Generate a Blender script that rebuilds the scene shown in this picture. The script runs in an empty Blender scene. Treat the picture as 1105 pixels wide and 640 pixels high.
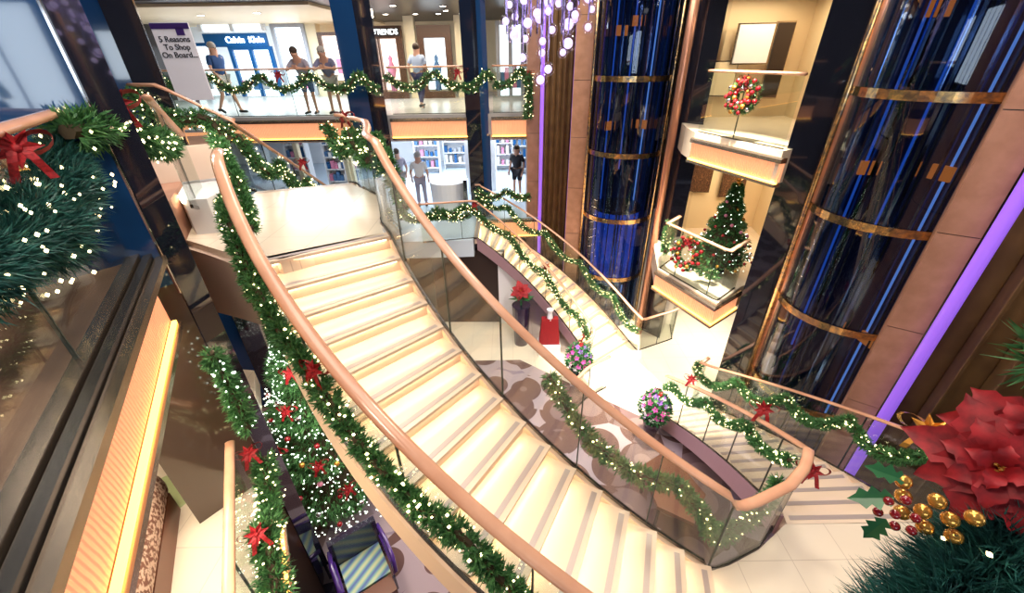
import bpy, bmesh, math, random
from mathutils import Vector, Matrix
V=Vector; PI=math.pi
rnd=random.Random(11)
COL=bpy.context.scene.collection
S=bpy.context.scene
A=-5.9; M=-2.95; B=-3.38; L=-.5           # floor heights: lowest, shop floor, stair turn, stair top (camera deck is 0)
# ------------------------------------------------------------------ materials
def mat(name,col,rough=.5,metal=0,emis=None,es=0,coat=0,spec=.5,tex=None,bump=None,trans=0,ior=1.45):
    m=bpy.data.materials.new(name); m.use_nodes=True; nt=m.node_tree; b=nt.nodes['Principled BSDF']
    b.inputs['Base Color'].default_value=(*col,1); b.inputs['Roughness'].default_value=rough
    b.inputs['Metallic'].default_value=metal; b.inputs['Coat Weight'].default_value=coat
    b.inputs['Coat Roughness'].default_value=.03
    b.inputs['Specular IOR Level'].default_value=spec; b.inputs['IOR'].default_value=ior
    b.inputs['Transmission Weight'].default_value=trans
    if emis: b.inputs['Emission Color'].default_value=(*emis,1); b.inputs['Emission Strength'].default_value=es
    if tex: tex(nt,b)
    if bump: bump(nt,b)
    return m
def coords(nt,kind='pos',scale=(1,1,1),rot=(0,0,0)):
    g=nt.nodes.new('ShaderNodeNewGeometry') if kind=='pos' else nt.nodes.new('ShaderNodeTexCoord')
    mp=nt.nodes.new('ShaderNodeMapping'); mp.inputs['Scale'].default_value=scale; mp.inputs['Rotation'].default_value=rot
    nt.links.new(g.outputs['Position' if kind=='pos' else 'Object'],mp.inputs['Vector']); return mp.outputs['Vector']
def noise_tex(c1,c2,scale=4,detail=6,kind='pos',sc=(1,1,1),lo=.35,hi=.65):
    def f(nt,b):
        n=nt.nodes.new('ShaderNodeTexNoise'); n.inputs['Scale'].default_value=scale; n.inputs['Detail'].default_value=detail
        nt.links.new(coords(nt,kind,sc),n.inputs['Vector'])
        r=nt.nodes.new('ShaderNodeValToRGB'); r.color_ramp.elements[0].color=(*c1,1); r.color_ramp.elements[1].color=(*c2,1)
        r.color_ramp.elements[0].position=lo; r.color_ramp.elements[1].position=hi
        nt.links.new(n.outputs['Fac'],r.inputs['Fac']); nt.links.new(r.outputs['Color'],b.inputs['Base Color'])
    return f
def brick_tex(c1,c2,mortar,w,h,rot=(0,0,0),off=0,mort=.006,kind='pos'):
    def f(nt,b):
        n=nt.nodes.new('ShaderNodeTexBrick'); n.offset=off; n.inputs['Scale'].default_value=1
        n.inputs['Brick Width'].default_value=w; n.inputs['Row Height'].default_value=h; n.inputs['Mortar Size'].default_value=mort
        n.inputs['Color1'].default_value=(*c1,1); n.inputs['Color2'].default_value=(*c2,1); n.inputs['Mortar'].default_value=(*mortar,1)
        nt.links.new(coords(nt,kind,(1,1,1),rot),n.inputs['Vector']); nt.links.new(n.outputs['Color'],b.inputs['Base Color'])
    return f
def wave_bump(scale=30,strength=.5,rot=(0,0,0),dist=2):
    def f(nt,b):
        w=nt.nodes.new('ShaderNodeTexWave'); w.inputs['Scale'].default_value=scale; w.inputs['Distortion'].default_value=dist; w.inputs['Detail'].default_value=1; w.inputs['Detail Scale'].default_value=.6
        nt.links.new(coords(nt,'pos',(1,1,1),rot),w.inputs['Vector'])
        bp=nt.nodes.new('ShaderNodeBump'); bp.inputs['Strength'].default_value=strength; bp.inputs['Distance'].default_value=.02
        nt.links.new(w.outputs['Fac'],bp.inputs['Height']); nt.links.new(bp.outputs['Normal'],b.inputs['Normal'])
    return f
def glass(name,tint,refl=1.0,rough=.01,ior=1.5):
    m=bpy.data.materials.new(name); m.use_nodes=True; nt=m.node_tree; nt.nodes.clear()
    o=nt.nodes.new('ShaderNodeOutputMaterial'); mx=nt.nodes.new('ShaderNodeMixShader'); t=nt.nodes.new('ShaderNodeBsdfTransparent')
    g=nt.nodes.new('ShaderNodeBsdfGlossy'); fr=nt.nodes.new('ShaderNodeFresnel'); fr.inputs['IOR'].default_value=ior
    ge=nt.nodes.new('ShaderNodeNewGeometry'); ma=nt.nodes.new('ShaderNodeMath'); ma.operation='MULTIPLY_ADD'; ma.inputs[1].default_value=1/ior-ior; ma.inputs[2].default_value=ior
    nt.links.new(ge.outputs['Backfacing'],ma.inputs[0]); nt.links.new(ma.outputs[0],fr.inputs['IOR'])
    t.inputs['Color'].default_value=(*tint,1); g.inputs['Roughness'].default_value=rough; g.inputs['Color'].default_value=(refl,refl,refl,1)
    nt.links.new(fr.outputs[0],mx.inputs[0]); nt.links.new(t.outputs[0],mx.inputs[1]); nt.links.new(g.outputs[0],mx.inputs[2]); nt.links.new(mx.outputs[0],o.inputs['Surface'])
    return m
def emit(name,col,s,sample=True,base=None):
    m=mat(name,base or col,.4,emis=col,es=s)
    if not sample: m.cycles.emission_sampling='NONE'
    return m
def petals(nt,b):
    v=nt.nodes.new('ShaderNodeTexVoronoi'); v.feature='F1'; v.inputs['Scale'].default_value=1.15; v.inputs['Randomness'].default_value=.55
    w=nt.nodes.new('ShaderNodeTexVoronoi'); w.feature='F1'; w.inputs['Scale'].default_value=.8; w.inputs['Randomness'].default_value=.9
    p=coords(nt); nt.links.new(p,v.inputs['Vector']); nt.links.new(p,w.inputs['Vector'])
    r=nt.nodes.new('ShaderNodeValToRGB'); r.color_ramp.interpolation='CONSTANT'; e=r.color_ramp.elements
    e[0].color=(.27,.18,.17,1); e[1].position=.42; e[1].color=(.12,.06,.055,1)
    for q,c in((.25,(.19,.12,.12)),(.62,(.36,.28,.31)),(.8,(.24,.18,.24))): k=e.new(q); k.color=(*c,1)
    mx=nt.nodes.new('ShaderNodeMath'); mx.operation='MULTIPLY_ADD'; mx.inputs[1].default_value=.6; 
    sp=nt.nodes.new('ShaderNodeSeparateColor'); nt.links.new(w.outputs['Color'],sp.inputs['Color'])
    nt.links.new(v.outputs['Distance'],mx.inputs[0]); 
    m2=nt.nodes.new('ShaderNodeMath'); m2.operation='MULTIPLY'; m2.inputs[1].default_value=.55; nt.links.new(sp.outputs[0],m2.inputs[0])
    nt.links.new(m2.outputs[0],mx.inputs[2]); nt.links.new(mx.outputs[0],r.inputs['Fac']); nt.links.new(r.outputs['Color'],b.inputs['Base Color'])
m_={}
m_['tile']=mat('cream_stone_tile',(.8,.66,.52),.18,spec=.5,tex=brick_tex((.82,.70,.57),(.80,.68,.55),(.62,.50,.40),.6,.6,mort=.004))
m_['step']=mat('step_stone',(.80,.63,.49),.22)
m_['nosing']=mat('nosing_strip',(.46,.38,.36),.35,metal=.2)
m_['stringer']=mat('cream_stringer',(.78,.58,.42),.35)
m_['beige']=mat('beige_panel',(.66,.50,.40),.4)
m_['carpet']=mat('petal_carpet',(.3,.2,.2),.9,tex=petals)
m_['carpet_brown']=mat('brown_carpet',(.2,.1,.07),.9,tex=noise_tex((.22,.10,.07),(.42,.22,.15),1.2,2))
m_['deck']=mat('pale_deck_floor',(.6,.58,.58),.25,tex=brick_tex((.62,.58,.56),(.56,.53,.52),(.4,.38,.38),.9,.9,mort=.006))
m_['deckblue']=mat('pale_blue_shop_floor',(.6,.7,.8),.2)
m_['wood']=mat('handrail_wood',(.72,.38,.22),.25,coat=.5,tex=noise_tex((.66,.33,.20),(.76,.41,.26),3,4,'pos',(1,1,1)))
m_['glass']=glass('railing_glass',(.93,.97,.94),.7)
m_['seam']=mat('dark_glass_joint',(.03,.05,.04),.3)
m_['shoe']=mat('dark_metal_shoe',(.12,.11,.10),.25,metal=.8)
m_['bronze']=mat('bronze_trim',(.42,.33,.25),.22,metal=.9)
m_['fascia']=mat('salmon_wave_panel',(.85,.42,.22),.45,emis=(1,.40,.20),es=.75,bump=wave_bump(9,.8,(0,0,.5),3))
m_['warmled']=emit('amber_led_strip',(1,.50,.10),5)
m_['stepled']=emit('warm_white_led',(1,.80,.50),24)
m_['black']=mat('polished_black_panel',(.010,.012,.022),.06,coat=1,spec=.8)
m_['navy']=mat('dark_panel_blue_reflection',(.010,.055,.17),.07,coat=1,spec=.9)  # dark gloss panel with the hall's blue reflections put into its base colour
m_['brownrefl']=mat('dark_panel_brown_reflection',(.075,.045,.03),.12,coat=.6)  # same dark gloss, brown reflections put into its base colour
m_['darkwall']=mat('dark_brown_wall',(.03,.018,.014),.35)
m_['chrome']=mat('chrome',(.75,.75,.78),.12,metal=1)
m_['gold']=mat('gold_metal',(.85,.55,.22),.22,metal=1,tex=noise_tex((.95,.62,.25),(.35,.28,.22),14,3))
m_['copper']=mat('copper_tube',(.62,.30,.20),.25,metal=.7)
m_['stone']=mat('salmon_stone',(.5,.25,.16),.4,tex=noise_tex((.44,.22,.13),(.54,.28,.18),5,8))
m_['curtain']=mat('brown_curtain',(.14,.075,.03),.7,tex=noise_tex((.12,.06,.025),(.17,.09,.035),3,2))
m_['purple']=emit('purple_neon',(.34,.14,.90),.7)
m_['elglass']=glass('blue_lift_glass',(.50,.60,.76),1.0,.02,1.5)
m_['elcore']=mat('lift_shaft_wall',(.016,.032,.075),.12,coat=1)
m_['elblue']=emit('blue_lift_lamp',(.04,.16,.62),.75)
m_['elcyan']=emit('pale_blue_tube',(.25,.45,.85),1.0)
m_['elrod']=mat('blue_anodised_rod',(.03,.16,.55),.25,metal=.6)
m_['elorange']=emit('orange_lamp_panel',(1,.22,.03),.9)
m_['needle']=mat('green_needles',(.03,.14,.05),.55,tex=noise_tex((.02,.10,.03),(.10,.27,.08),40,2))
m_['needleblue']=mat('blue_green_needles',(.02,.1,.09),.5,tex=noise_tex((.01,.05,.05),(.03,.15,.12),40,2))
m_['leaf']=mat('holly_leaf',(.03,.16,.05),.35,tex=noise_tex((.02,.11,.04),(.05,.22,.06),20,2))
m_['stem']=mat('brown_stem',(.06,.04,.02),.8)
m_['bulb']=emit('fairy_bulb_warm',(1,.82,.42),7,False)
m_['bulbw']=emit('fairy_bulb_cool',(.88,1,.84),6,False)
m_['red']=mat('red_velvet',(.32,.008,.012),.6,tex=noise_tex((.20,.004,.008),(.42,.012,.018),60,3))
m_['redshine']=mat('shiny_red_ball',(.28,.006,.012),.12,coat=1)
m_['goldball']=mat('gold_ball',(.75,.38,.08),.2,metal=.7)
m_['silverball']=mat('silver_ball',(.8,.8,.85),.1,metal=1)
m_['crystal']=glass('crystal_ball_glass',(.93,.91,1.0),1.0,.08,1.35)
m_['crystalcore']=emit('lilac_glow_core',(.80,.70,1.0),1.1,False)  # glow put inside each glass ball to brighten it, not a real part
m_['wire']=mat('chandelier_wire',(.7,.65,.85),.2,metal=1)
m_['pink']=mat('pink_flower',(.75,.10,.45),.5); m_['violet']=mat('violet_flower',(.34,.14,.62),.5); m_['whitefl']=mat('white_flower',(.85,.82,.8),.5)
m_['skin']=mat('skin',(.62,.34,.24),.5); m_['hair']=mat('dark_hair',(.05,.03,.02),.6); m_['greyhair']=mat('grey_hair',(.45,.40,.36),.6)
m_['shoeblk']=mat('dark_shoe',(.03,.03,.03),.5)
m_['cream']=mat('cream_wall',(.78,.62,.40),.5); m_['creamlit']=mat('cream_post',(.85,.72,.5),.5)
m_['white']=mat('white_paint',(.82,.82,.84),.4); m_['grey']=mat('grey_paint',(.35,.36,.4),.4)
m_['signwhite']=mat('white_sign_board',(.80,.78,.84),.5,emis=(.8,.78,.85),es=.12); m_['signpurple']=mat('purple_sign_band',(.05,.02,.16),.4)
m_['blacktext']=mat('black_lettering',(.02,.02,.03),.5); m_['litletter']=emit('lit_white_letters',(.9,.97,1),4)
m_['shopblue']=mat('blue_shop_fascia',(.01,.09,.26),.3); m_['shoplight']=emit('lit_shop_panel',(.80,.92,1),2.0); m_['shopwarm']=emit('lit_shop_window',(1,.82,.72),1.5)
m_['glit']=mat('sparkling_brown_frame',(.10,.05,.03),.3,tex=noise_tex((.05,.02,.015),(.42,.22,.10),60,3,lo=.5,hi=.7))
m_['lampw']=emit('downlight',(1,.90,.72),25)
m_['dullblue']=mat('dull_blue_merchandise',(.08,.18,.36),.5); m_['merchred']=mat('red_merchandise',(.6,.05,.08),.5); m_['merchpink']=mat('pink_merchandise',(.7,.25,.4),.5)
m_['olive']=mat('olive_glazed_tread',(.36,.36,.20),.2)
m_['darkwood']=mat('dark_red_wood',(.16,.05,.025),.3)
m_['fabric']=mat('leopard_fabric',(.6,.35,.25),.9,tex=noise_tex((.22,.09,.06),(.72,.50,.38),26,3,lo=.45,hi=.55))
m_['greenrug']=mat('sage_rug',(.42,.47,.24),.95); m_['rose']=mat('mauve_trim',(.36,.22,.25),.4)
m_['window']=emit('daylight_window_pane',(.78,.90,1.0),5)
m_['violetframe']=mat('violet_lacquer',(.06,.02,.20),.2,coat=1); m_['darkframe']=mat('dark_frame',(.02,.015,.04),.25,coat=1)
def stripes(nt,b):
    w=nt.nodes.new('ShaderNodeTexWave'); w.inputs['Scale'].default_value=2.2; w.inputs['Distortion'].default_value=.6
    nt.links.new(coords(nt,'obj',(1,1,1),(0,0,.5)),w.inputs['Vector']); r=nt.nodes.new('ShaderNodeValToRGB'); e=r.color_ramp.elements
    e[0].color=(.10,.16,.42,1); e[1].color=(.55,.60,.35,1); k=e.new(.5); k.color=(.22,.45,.42,1)
    nt.links.new(w.outputs['Fac'],r.inputs['Fac']); nt.links.new(r.outputs['Color'],b.inputs['Base Color'])
m_['stripe']=mat('striped_upholstery',(.3,.4,.4),.6,tex=stripes)
# ------------------------------------------------------------------ mesh helpers
class MB:
    def __init__(s): s.v=[]; s.f=[]
    def add(s,vs,fs):
        n=len(s.v); s.v+= [tuple(q) for q in vs]; s.f+=[tuple(n+i for i in f) for f in fs]; return s
    def prism(s,poly,z0,z1):
        n=len(poly)
        ar=sum(poly[i][0]*poly[(i+1)%n][1]-poly[(i+1)%n][0]*poly[i][1] for i in range(n))
        if ar<0: poly=poly[::-1]
        vs=[(p[0],p[1],z0) for p in poly]+[(p[0],p[1],z1) for p in poly]
        return s.add(vs,[tuple(range(n-1,-1,-1)),tuple(range(n,2*n))]+[(i,(i+1)%n,n+(i+1)%n,n+i) for i in range(n)])
    def box(s,c,sz,rz=0):
        x,y,z=sz[0]/2,sz[1]/2,sz[2]/2; ca,sa=math.cos(rz),math.sin(rz)
        P=[(c[0]+a*ca-b*sa,c[1]+a*sa+b*ca) for a,b in((-x,-y),(x,-y),(x,y),(-x,y))]
        return s.prism(P,c[2]-z,c[2]+z)
    def sweep(s,pts,prof,closed=False,cap=True):
        """profile (side,up) swept along pts, kept upright"""
        pts=[V(p) for p in pts]; n=len(pts); k=len(prof); vs=[]
        for i,p in enumerate(pts):
            a=pts[i-1] if i>0 else (pts[-1] if closed else p); b=pts[(i+1)%n] if (i<n-1 or closed) else p
            t=(b-a); h=V((t.x,t.y,0))
            h=h.normalized() if h.length>1e-5 else V((1,0,0)); side=V((h.y,-h.x,0))
            m=1.0
            if 0<i<n-1:
                d1=(pts[i]-pts[i-1]); d2=(pts[i+1]-pts[i]); d1.z=d2.z=0
                if d1.length>1e-6 and d2.length>1e-6: m=1/max(.5,math.cos(d1.angle(d2)/2))
            for u,w in prof: vs.append(p+side*u*m+V((0,0,w)))
        fs=[]
        for i in range(n if closed else n-1):
            j=(i+1)%n
            for q in range(k): r=(q+1)%k; fs.append((i*k+q,i*k+r,j*k+r,j*k+q))
        if cap and not closed: fs+= [tuple(range(k-1,-1,-1)),tuple((n-1)*k+q for q in range(k))]
        return s.add(vs,fs)
    def tube(s,pts,r,k=8,r2=None):
        pts=[V(p) for p in pts]; n=len(pts); vs=[]; up=V((0,0,1))
        for i,p in enumerate(pts):
            t=(pts[min(i+1,n-1)]-pts[max(i-1,0)]).normalized()
            a=t.cross(up if abs(t.z)<.95 else V((1,0,0))).normalized(); b=a.cross(t)
            rr=r if r2 is None else r+(r2-r)*i/(n-1)
            for q in range(k): w=2*PI*q/k; vs.append(p+a*math.cos(w)*rr+b*math.sin(w)*rr)
        fs=[(i*k+q,i*k+(q+1)%k,(i+1)*k+(q+1)%k,(i+1)*k+q) for i in range(n-1) for q in range(k)]
        fs+=[tuple(range(k-1,-1,-1)),tuple((n-1)*k+q for q in range(k))]
        return s.add(vs,fs)
    def lathe(s,c,prof,k=20,a0=0,a1=2*PI):
        """prof = [(radius,z)...]"""
        full=abs(a1-a0-2*PI)<1e-6; m=k if full else k+1; n=len(prof); vs=[]
        for i in range(m):
            w=a0+(a1-a0)*i/k
            for r,z in prof: vs.append((c[0]+r*math.cos(w),c[1]+r*math.sin(w),c[2]+z))
        fs=[]
        for i in range(k):
            j=(i+1)%m
            for q in range(n-1): fs.append((i*n+q,j*n+q,j*n+q+1,i*n+q+1))
        return s.add(vs,fs)
    def ball(s,c,r,k=8,sq=1):
        n=max(4,k//2+1); pr=[(r*math.sin(PI*i/n)+1e-5,-r*sq*math.cos(PI*i/n)) for i in range(n+1)]
        return s.lathe(c,pr,k)
    def octa(s,c,r):
        x,y,z=c
        return s.add([(x+r,y,z),(x-r,y,z),(x,y+r,z),(x,y-r,z),(x,y,z+r),(x,y,z-r)],[(0,2,4),(2,1,4),(1,3,4),(3,0,4),(2,0,5),(1,2,5),(3,1,5),(0,3,5)])
    def wall(s,bot,top,th):
        """panel with thickness between two polylines"""
        n=len(bot); bot=[V(p) for p in bot]; top=[V(p) for p in top]; vs=[]
        for i in range(n):
            t=bot[min(i+1,n-1)]-bot[max(i-1,0)]; h=V((t.y,-t.x,0)).normalized()*th/2
            vs+=[bot[i]-h,bot[i]+h,top[i]+h,top[i]-h]
        fs=[]
        for i in range(n-1):
            for q in range(4): fs.append((i*4+q,i*4+(q+1)%4,i*4+4+(q+1)%4,i*4+4+q))
        fs+=[(3,2,1,0),tuple((n-1)*4+q for q in range(4))]
        return s.add(vs,fs)
    def sprig(s,p,d,ln,w,nn=7,spread=.7):
        """little fan of needles"""
        for _ in range(nn):
            e=V((rnd.gauss(0,1),rnd.gauss(0,1),rnd.gauss(0,1))).normalized()*spread+d
            e=e.normalized()*ln*rnd.uniform(.7,1.2); sd=e.cross(V((rnd.random()-.5,rnd.random()-.5,rnd.random()-.5))).normalized()*w
            q=p+e*.45
            s.add([p,q+sd,p+e,q-sd],[(0,1,2,3)])
        return s
ORG={}
def link(o,par=None):
    COL.objects.link(o)
    if par: o.parent=par
    return o
def tag(o,label=None,cat=None,group=None,kind=None):
    if label:o['label']=label
    if cat:o['category']=cat
    if group:o['group']=group
    if kind:o['kind']=kind
    return o
def thing(name,label,cat,loc=(0,0,0),group=None,rz=0):
    o=bpy.data.objects.new(name,None); o.empty_display_size=.1; COL.objects.link(o); o.location=loc; o.rotation_euler=(0,0,rz)
    ORG[o.name]=V(loc); return tag(o,label,cat,group)
def part(name,mb,mt,par,label=None,smooth=False,kind=None,origin=None):
    """mb in the frame where the thing is built (world, or local when the thing sits at the origin)"""
    org=origin if origin is not None else ORG[par.name]
    me=bpy.data.meshes.new(name); me.from_pydata([(x-org[0],y-org[1],z-org[2]) for x,y,z in mb.v],[],mb.f)
    me.materials.append(m_[mt] if isinstance(mt,str) else mt); me.validate()
    if smooth:
        for p in me.polygons:p.use_smooth=True
    o=bpy.data.objects.new(name,me); link(o,par); ORG[o.name]=V(org); return tag(o,label,kind=kind)
def solo(name,mb,mt,label=None,cat=None,group=None,kind=None,smooth=False):
    xs=[v[0] for v in mb.v];ys=[v[1] for v in mb.v];zs=[v[2] for v in mb.v]
    org=V(((min(xs)+max(xs))/2,(min(ys)+max(ys))/2,min(zs)))
    me=bpy.data.meshes.new(name); me.from_pydata([(x-org[0],y-org[1],z-org[2]) for x,y,z in mb.v],[],mb.f)
    me.materials.append(m_[mt]); me.validate()
    if smooth:
        for p in me.polygons:p.use_smooth=True
    o=bpy.data.objects.new(name,me); COL.objects.link(o); o.location=org; ORG[o.name]=org
    return tag(o,label,cat,group,kind)
def struct(name,mb,mt): return solo(name,mb,mt,kind='structure')
def kids(o): return [c for c in COL.objects if c.parent==o]
def copy_tree(o,parent=None):
    c=o.copy(); COL.objects.link(c)
    if parent: c.parent=parent
    ORG[c.name]=ORG.get(o.name,V((0,0,0)))
    for ch in kids(o): copy_tree(ch,c)
    return c
def text(name,body,size,mt,par,loc,rot,ext=.01,align='CENTER',bold=0):
    cu=bpy.data.curves.new(name,'FONT'); cu.body=body; cu.size=size; cu.extrude=ext; cu.offset=bold; cu.align_x=align; cu.align_y='CENTER'
    t=bpy.data.objects.new(name,cu); COL.objects.link(t); dg=bpy.context.evaluated_depsgraph_get()
    me=bpy.data.meshes.new_from_object(t.evaluated_get(dg)); COL.objects.unlink(t); bpy.data.objects.remove(t)
    me.transform(Matrix.Translation(V(loc)-ORG[par.name])@rot); me.materials.clear(); me.materials.append(m_[mt])
    o=bpy.data.objects.new(name,me); return link(o,par)
def bez(p0,p1,p2): return lambda t:(V(p0)*(1-t)**2+V(p1)*2*t*(1-t)+V(p2)*t*t)
RAILPROF=[(.038*math.cos(a)*1.15,.026*math.sin(a)+.0) for a in [2*PI*i/10 for i in range(10)]]
def lerp(a,b,t): return V(a)+(V(b)-V(a))*t
def resample(pts,step):
    pts=[V(p) for p in pts]; out=[pts[0]]; acc=0
    ln=[(pts[i+1]-pts[i]).length for i in range(len(pts)-1)]; tot=sum(ln); n=max(2,int(tot/step)); 
    for k in range(1,n+1):
        s=tot*k/n; i=0
        while i<len(ln)-1 and s>ln[i]: s-=ln[i]; i+=1
        out.append(lerp(pts[i],pts[i+1],min(1,s/ln[i] if ln[i] else 0)))
    return out
# ------------------------------------------------------------------ railing: wood rail + glass panels
def railing(base,h,label,panel=1.1,group=None,shoe=True,rail='wood',railpts=None,name='glass_railing',rails=True,prof=RAILPROF,hidden_seams=False):
    base=[V(p) for p in base]; fine=resample(base,.15)
    th=thing(name,label,'railing',base[0],group)
    tops=[p+V((0,0,h)) for p in fine]
    part('handrail',MB().sweep(railpts or tops,prof),rail,th,smooth=True)
    n=max(1,round(sum((fine[i+1]-fine[i]).length for i in range(len(fine)-1))/panel)); N=len(fine)-1
    for k in range(n):
        a=round(N*k/n); b=round(N*(k+1)/n)
        if b<=a: continue
        part('glass_panel',MB().wall([p+V((0,0,.0)) for p in fine[a:b+1]],[p-V((0,0,.03)) for p in tops[a:b+1]],.014),'glass',th)
        if k>0: part('joint',MB().wall([fine[a]-V((0,.0,0)),fine[a]+(fine[a+1]-fine[a]).normalized()*.012],[tops[a]-V((0,0,.03)),tops[a]-V((0,0,.03))+(fine[a+1]-fine[a]).normalized()*.012],.018),'seam',th)
    if shoe: part('base_shoe',MB().sweep([p+V((0,0,.0)) for p in fine],[(-.014,-.02),(.014,-.02),(.014,.02),(-.014,.02)]),'shoe',th)
    return th
# ------------------------------------------------------------------ stairs
def flight(label,inner,outer,n,z0,rise,led=True,stepmat='step',strip='nosing',inner_str=None,outer_str=None,thick=.2,sub=4,led_mat='stepled',strh=(.28,.1)):
    """inner/outer: t in 0..1 -> plan point; nosing k at t=k/(n-1); level k ends at nosing k"""
    th=thing('staircase',label,'staircase',(*inner(0)[:2],z0))
    for k in range(n):
        t0=(k-1)/(n-1) if k>0 else -.35/(n-1); t1=k/(n-1); z=z0-rise*k
        e=.045/(.28*(n-1))
        pl=lambda ua,ub,m:[tuple(inner(ua+(ub-ua)*i/m)[:2]) for i in range(m+1)]+[tuple(outer(ub-(ub-ua)*i/m)[:2]) for i in range(m+1)]
        st=part('step',MB().prism(pl(t0,t1,sub),z-thick,z-.034).prism(pl(t0,t1+e,sub),z-.034,z),stepmat,th)
        a,b=inner(t1),outer(t1); d=(inner(t1+.01)-inner(t1-.01)+outer(t1+.01)-outer(t1-.01)); d.z=0; d.normalize()
        s=(b-a); s.z=0; u=s.normalized()
        c1,c2=a+u*.05,b-u*.05
        q=[c1-d*.055,c2-d*.055,c2+d*.0,c1+d*.0]
        part('nosing_strip',MB().prism([tuple(p[:2]) for p in q],z-.002,z+.003),strip,st)
        if led:
            q=[c1+d*.004,c2+d*.004,c2+d*.026,c1+d*.026]
            part('led_strip',MB().prism([tuple(p[:2]) for p in q],z-.046,z-.0345),led_mat,st)
    ts=[i/(n-1)/2 for i in range(0,2*n-1)]
    zt=lambda t:z0-rise*(n-1)*t
    for fn,mt,sgn in((inner,inner_str,-1),(outer,outer_str,1)):
        if mt:
            pts=[]
            for t in ts: p=V(fn(t)); c=V((inner if sgn>0 else outer)(t)); o=(p-c); o.z=0; o.normalize(); q=p+o*.03; pts.append(V((q.x,q.y,zt(t))))
            part('stringer',MB().sweep(pts,[(-.03,-strh[0]-.08),(.03,-strh[0]-.08),(.03,strh[1]-.1),(-.03,strh[1]-.1)]),mt,th)
    return th,zt
# main grand staircase: arc about (3.28,7.74)
CX,CY=3.28,7.74; a0=math.radians(-148.65); da=math.radians(45.2/15)
def arc(r): return lambda t: V((CX+r*math.cos(a0+da*15*t),CY+r*math.sin(a0+da*15*t),0))
RI,RO=5.62,7.06
main,zmain=flight('wide curved cream staircase with warm lit treads sweeping down from the landing',arc(RI),arc(RO),16,L,.18,inner_str='stringer',outer_str='stringer',strh=(.36,.03))
lp=[(-2.55,4.14),(-1.60,4.89),(-1.74,5.25),(-1.86,5.85),(-2.05,6.5),(-2.75,7.2),(-4.20,6.7),(-4.75,5.5),(-4.11,4.82),(-3.34,4.4)]
solo('stair_landing',MB().prism(lp,L-.32,L),'tile','cream tiled landing at the head of the curved staircase','landing')
# B floor
bp=[(1.97,2.28),(1.63,.87),(2.0,.1),(4.6,-.3),(5.4,1.2),(4.73,2.80),(3.16,2.80),(3.03,2.72),(2.7,2.52),(2.3,2.36)]
solo('stair_landing',MB().prism(bp,B-.3,B),'tile','large cream tiled turning landing at the foot of the curved staircase','landing')
# stair 2 down to the lowest floor
in2=bez((3.2,2.9,0),(3.62,4.8,0),(3.35,6.8,0)); out2=bez((4.72,2.9,0),(5.0,4.9,0),(4.5,7.0,0))
st2,z2=flight('straight pale staircase dropping behind the curved loop of railing',in2,out2,14,B,.18,led=False,inner_str='rose',outer_str='stringer')
# stair 3 from lowest floor up to the shop floor
in3=bez((-.95,10.75,0),(.75,10.85,0),(2.1,8.73,0)); out3=bez((-.95,12.2,0),(1.7,12.1,0),(3.29,9.66,0))
st3,z3=flight('far curved staircase rising from the white lower floor to the shop floor',in3,out3,17,M,.1735,led=True,inner_str='rose',outer_str='stringer',led_mat='stepled')
# flight from main landing back down to the shop floor
d4=V((-.10,1,0)).normalized()
in4=lambda t:V((-2.75,7.3,0))+d4*3.7*t; out4=lambda t:V((-4.22,6.8,0))+d4*3.7*t+V((0,.4*t,0))
st4,z4=flight('staircase falling away behind the upper landing towards the shops',in4,out4,14,L-.0,.175,led=False)
# three lit steps joining left gallery to landing
in5=lambda t:V((-4.30,6.1,0))+V((.35,-.30,0))*1.0*t*2; out5=lambda t:V((-5.3,5.1,0))+V((.35,-.3,0))*t*2
mb=MB(); 
th=thing('staircase','short bright lit steps beside the dark column at upper left','staircase',(-4.2,5.5,L))
for poly,z0,z1 in (([(-4.72,5.48),(-4.47,5.53),(-4.2,6.3),(-4.6,6.4)],L,-.02),([(-4.20,5.19),(-3.96,4.92),(-3.72,4.99),(-3.7,5.6),(-4.2,6.3),(-4.47,5.53)],L,-.06)):
    st=part('step',MB().prism(poly,z0,z1),'white',th)
    q0,q1=V((*poly[0],z1-.03)),V((*poly[1],z1-.03)); part('led_strip',MB().wall([q0+V((.01,-.02,0)),q1+V((.01,-.02,0))],[q0+V((.01,-.02,.025)),q1+V((.01,-.02,.025))],.015),'stepled',st)
# beige curved side wall of landing
pts=[(-4.75,5.35,0),(-4.15,4.85,0),(-3.5,4.5,0),(-2.93,4.15,0),(-2.6,3.95,0)]
bs=MB().wall([V((p[0],p[1],-1.62+.09*i)) for i,p in enumerate(pts)],[V((p[0],p[1],L-.08)) for p in pts],.12)
solo('landing_side_panel',bs,'beige','smooth beige panel closing the side of the upper landing','panel')
solo('landing_side_panel',MB().wall([V((-4.68,5.56,-.02)),V((-4.0,5.95,-.02))],[V((-4.68,5.56,.42)),V((-4.0,5.95,.42))],.08),'beige','beige wall end beyond the short bright steps at upper left','panel')
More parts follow.
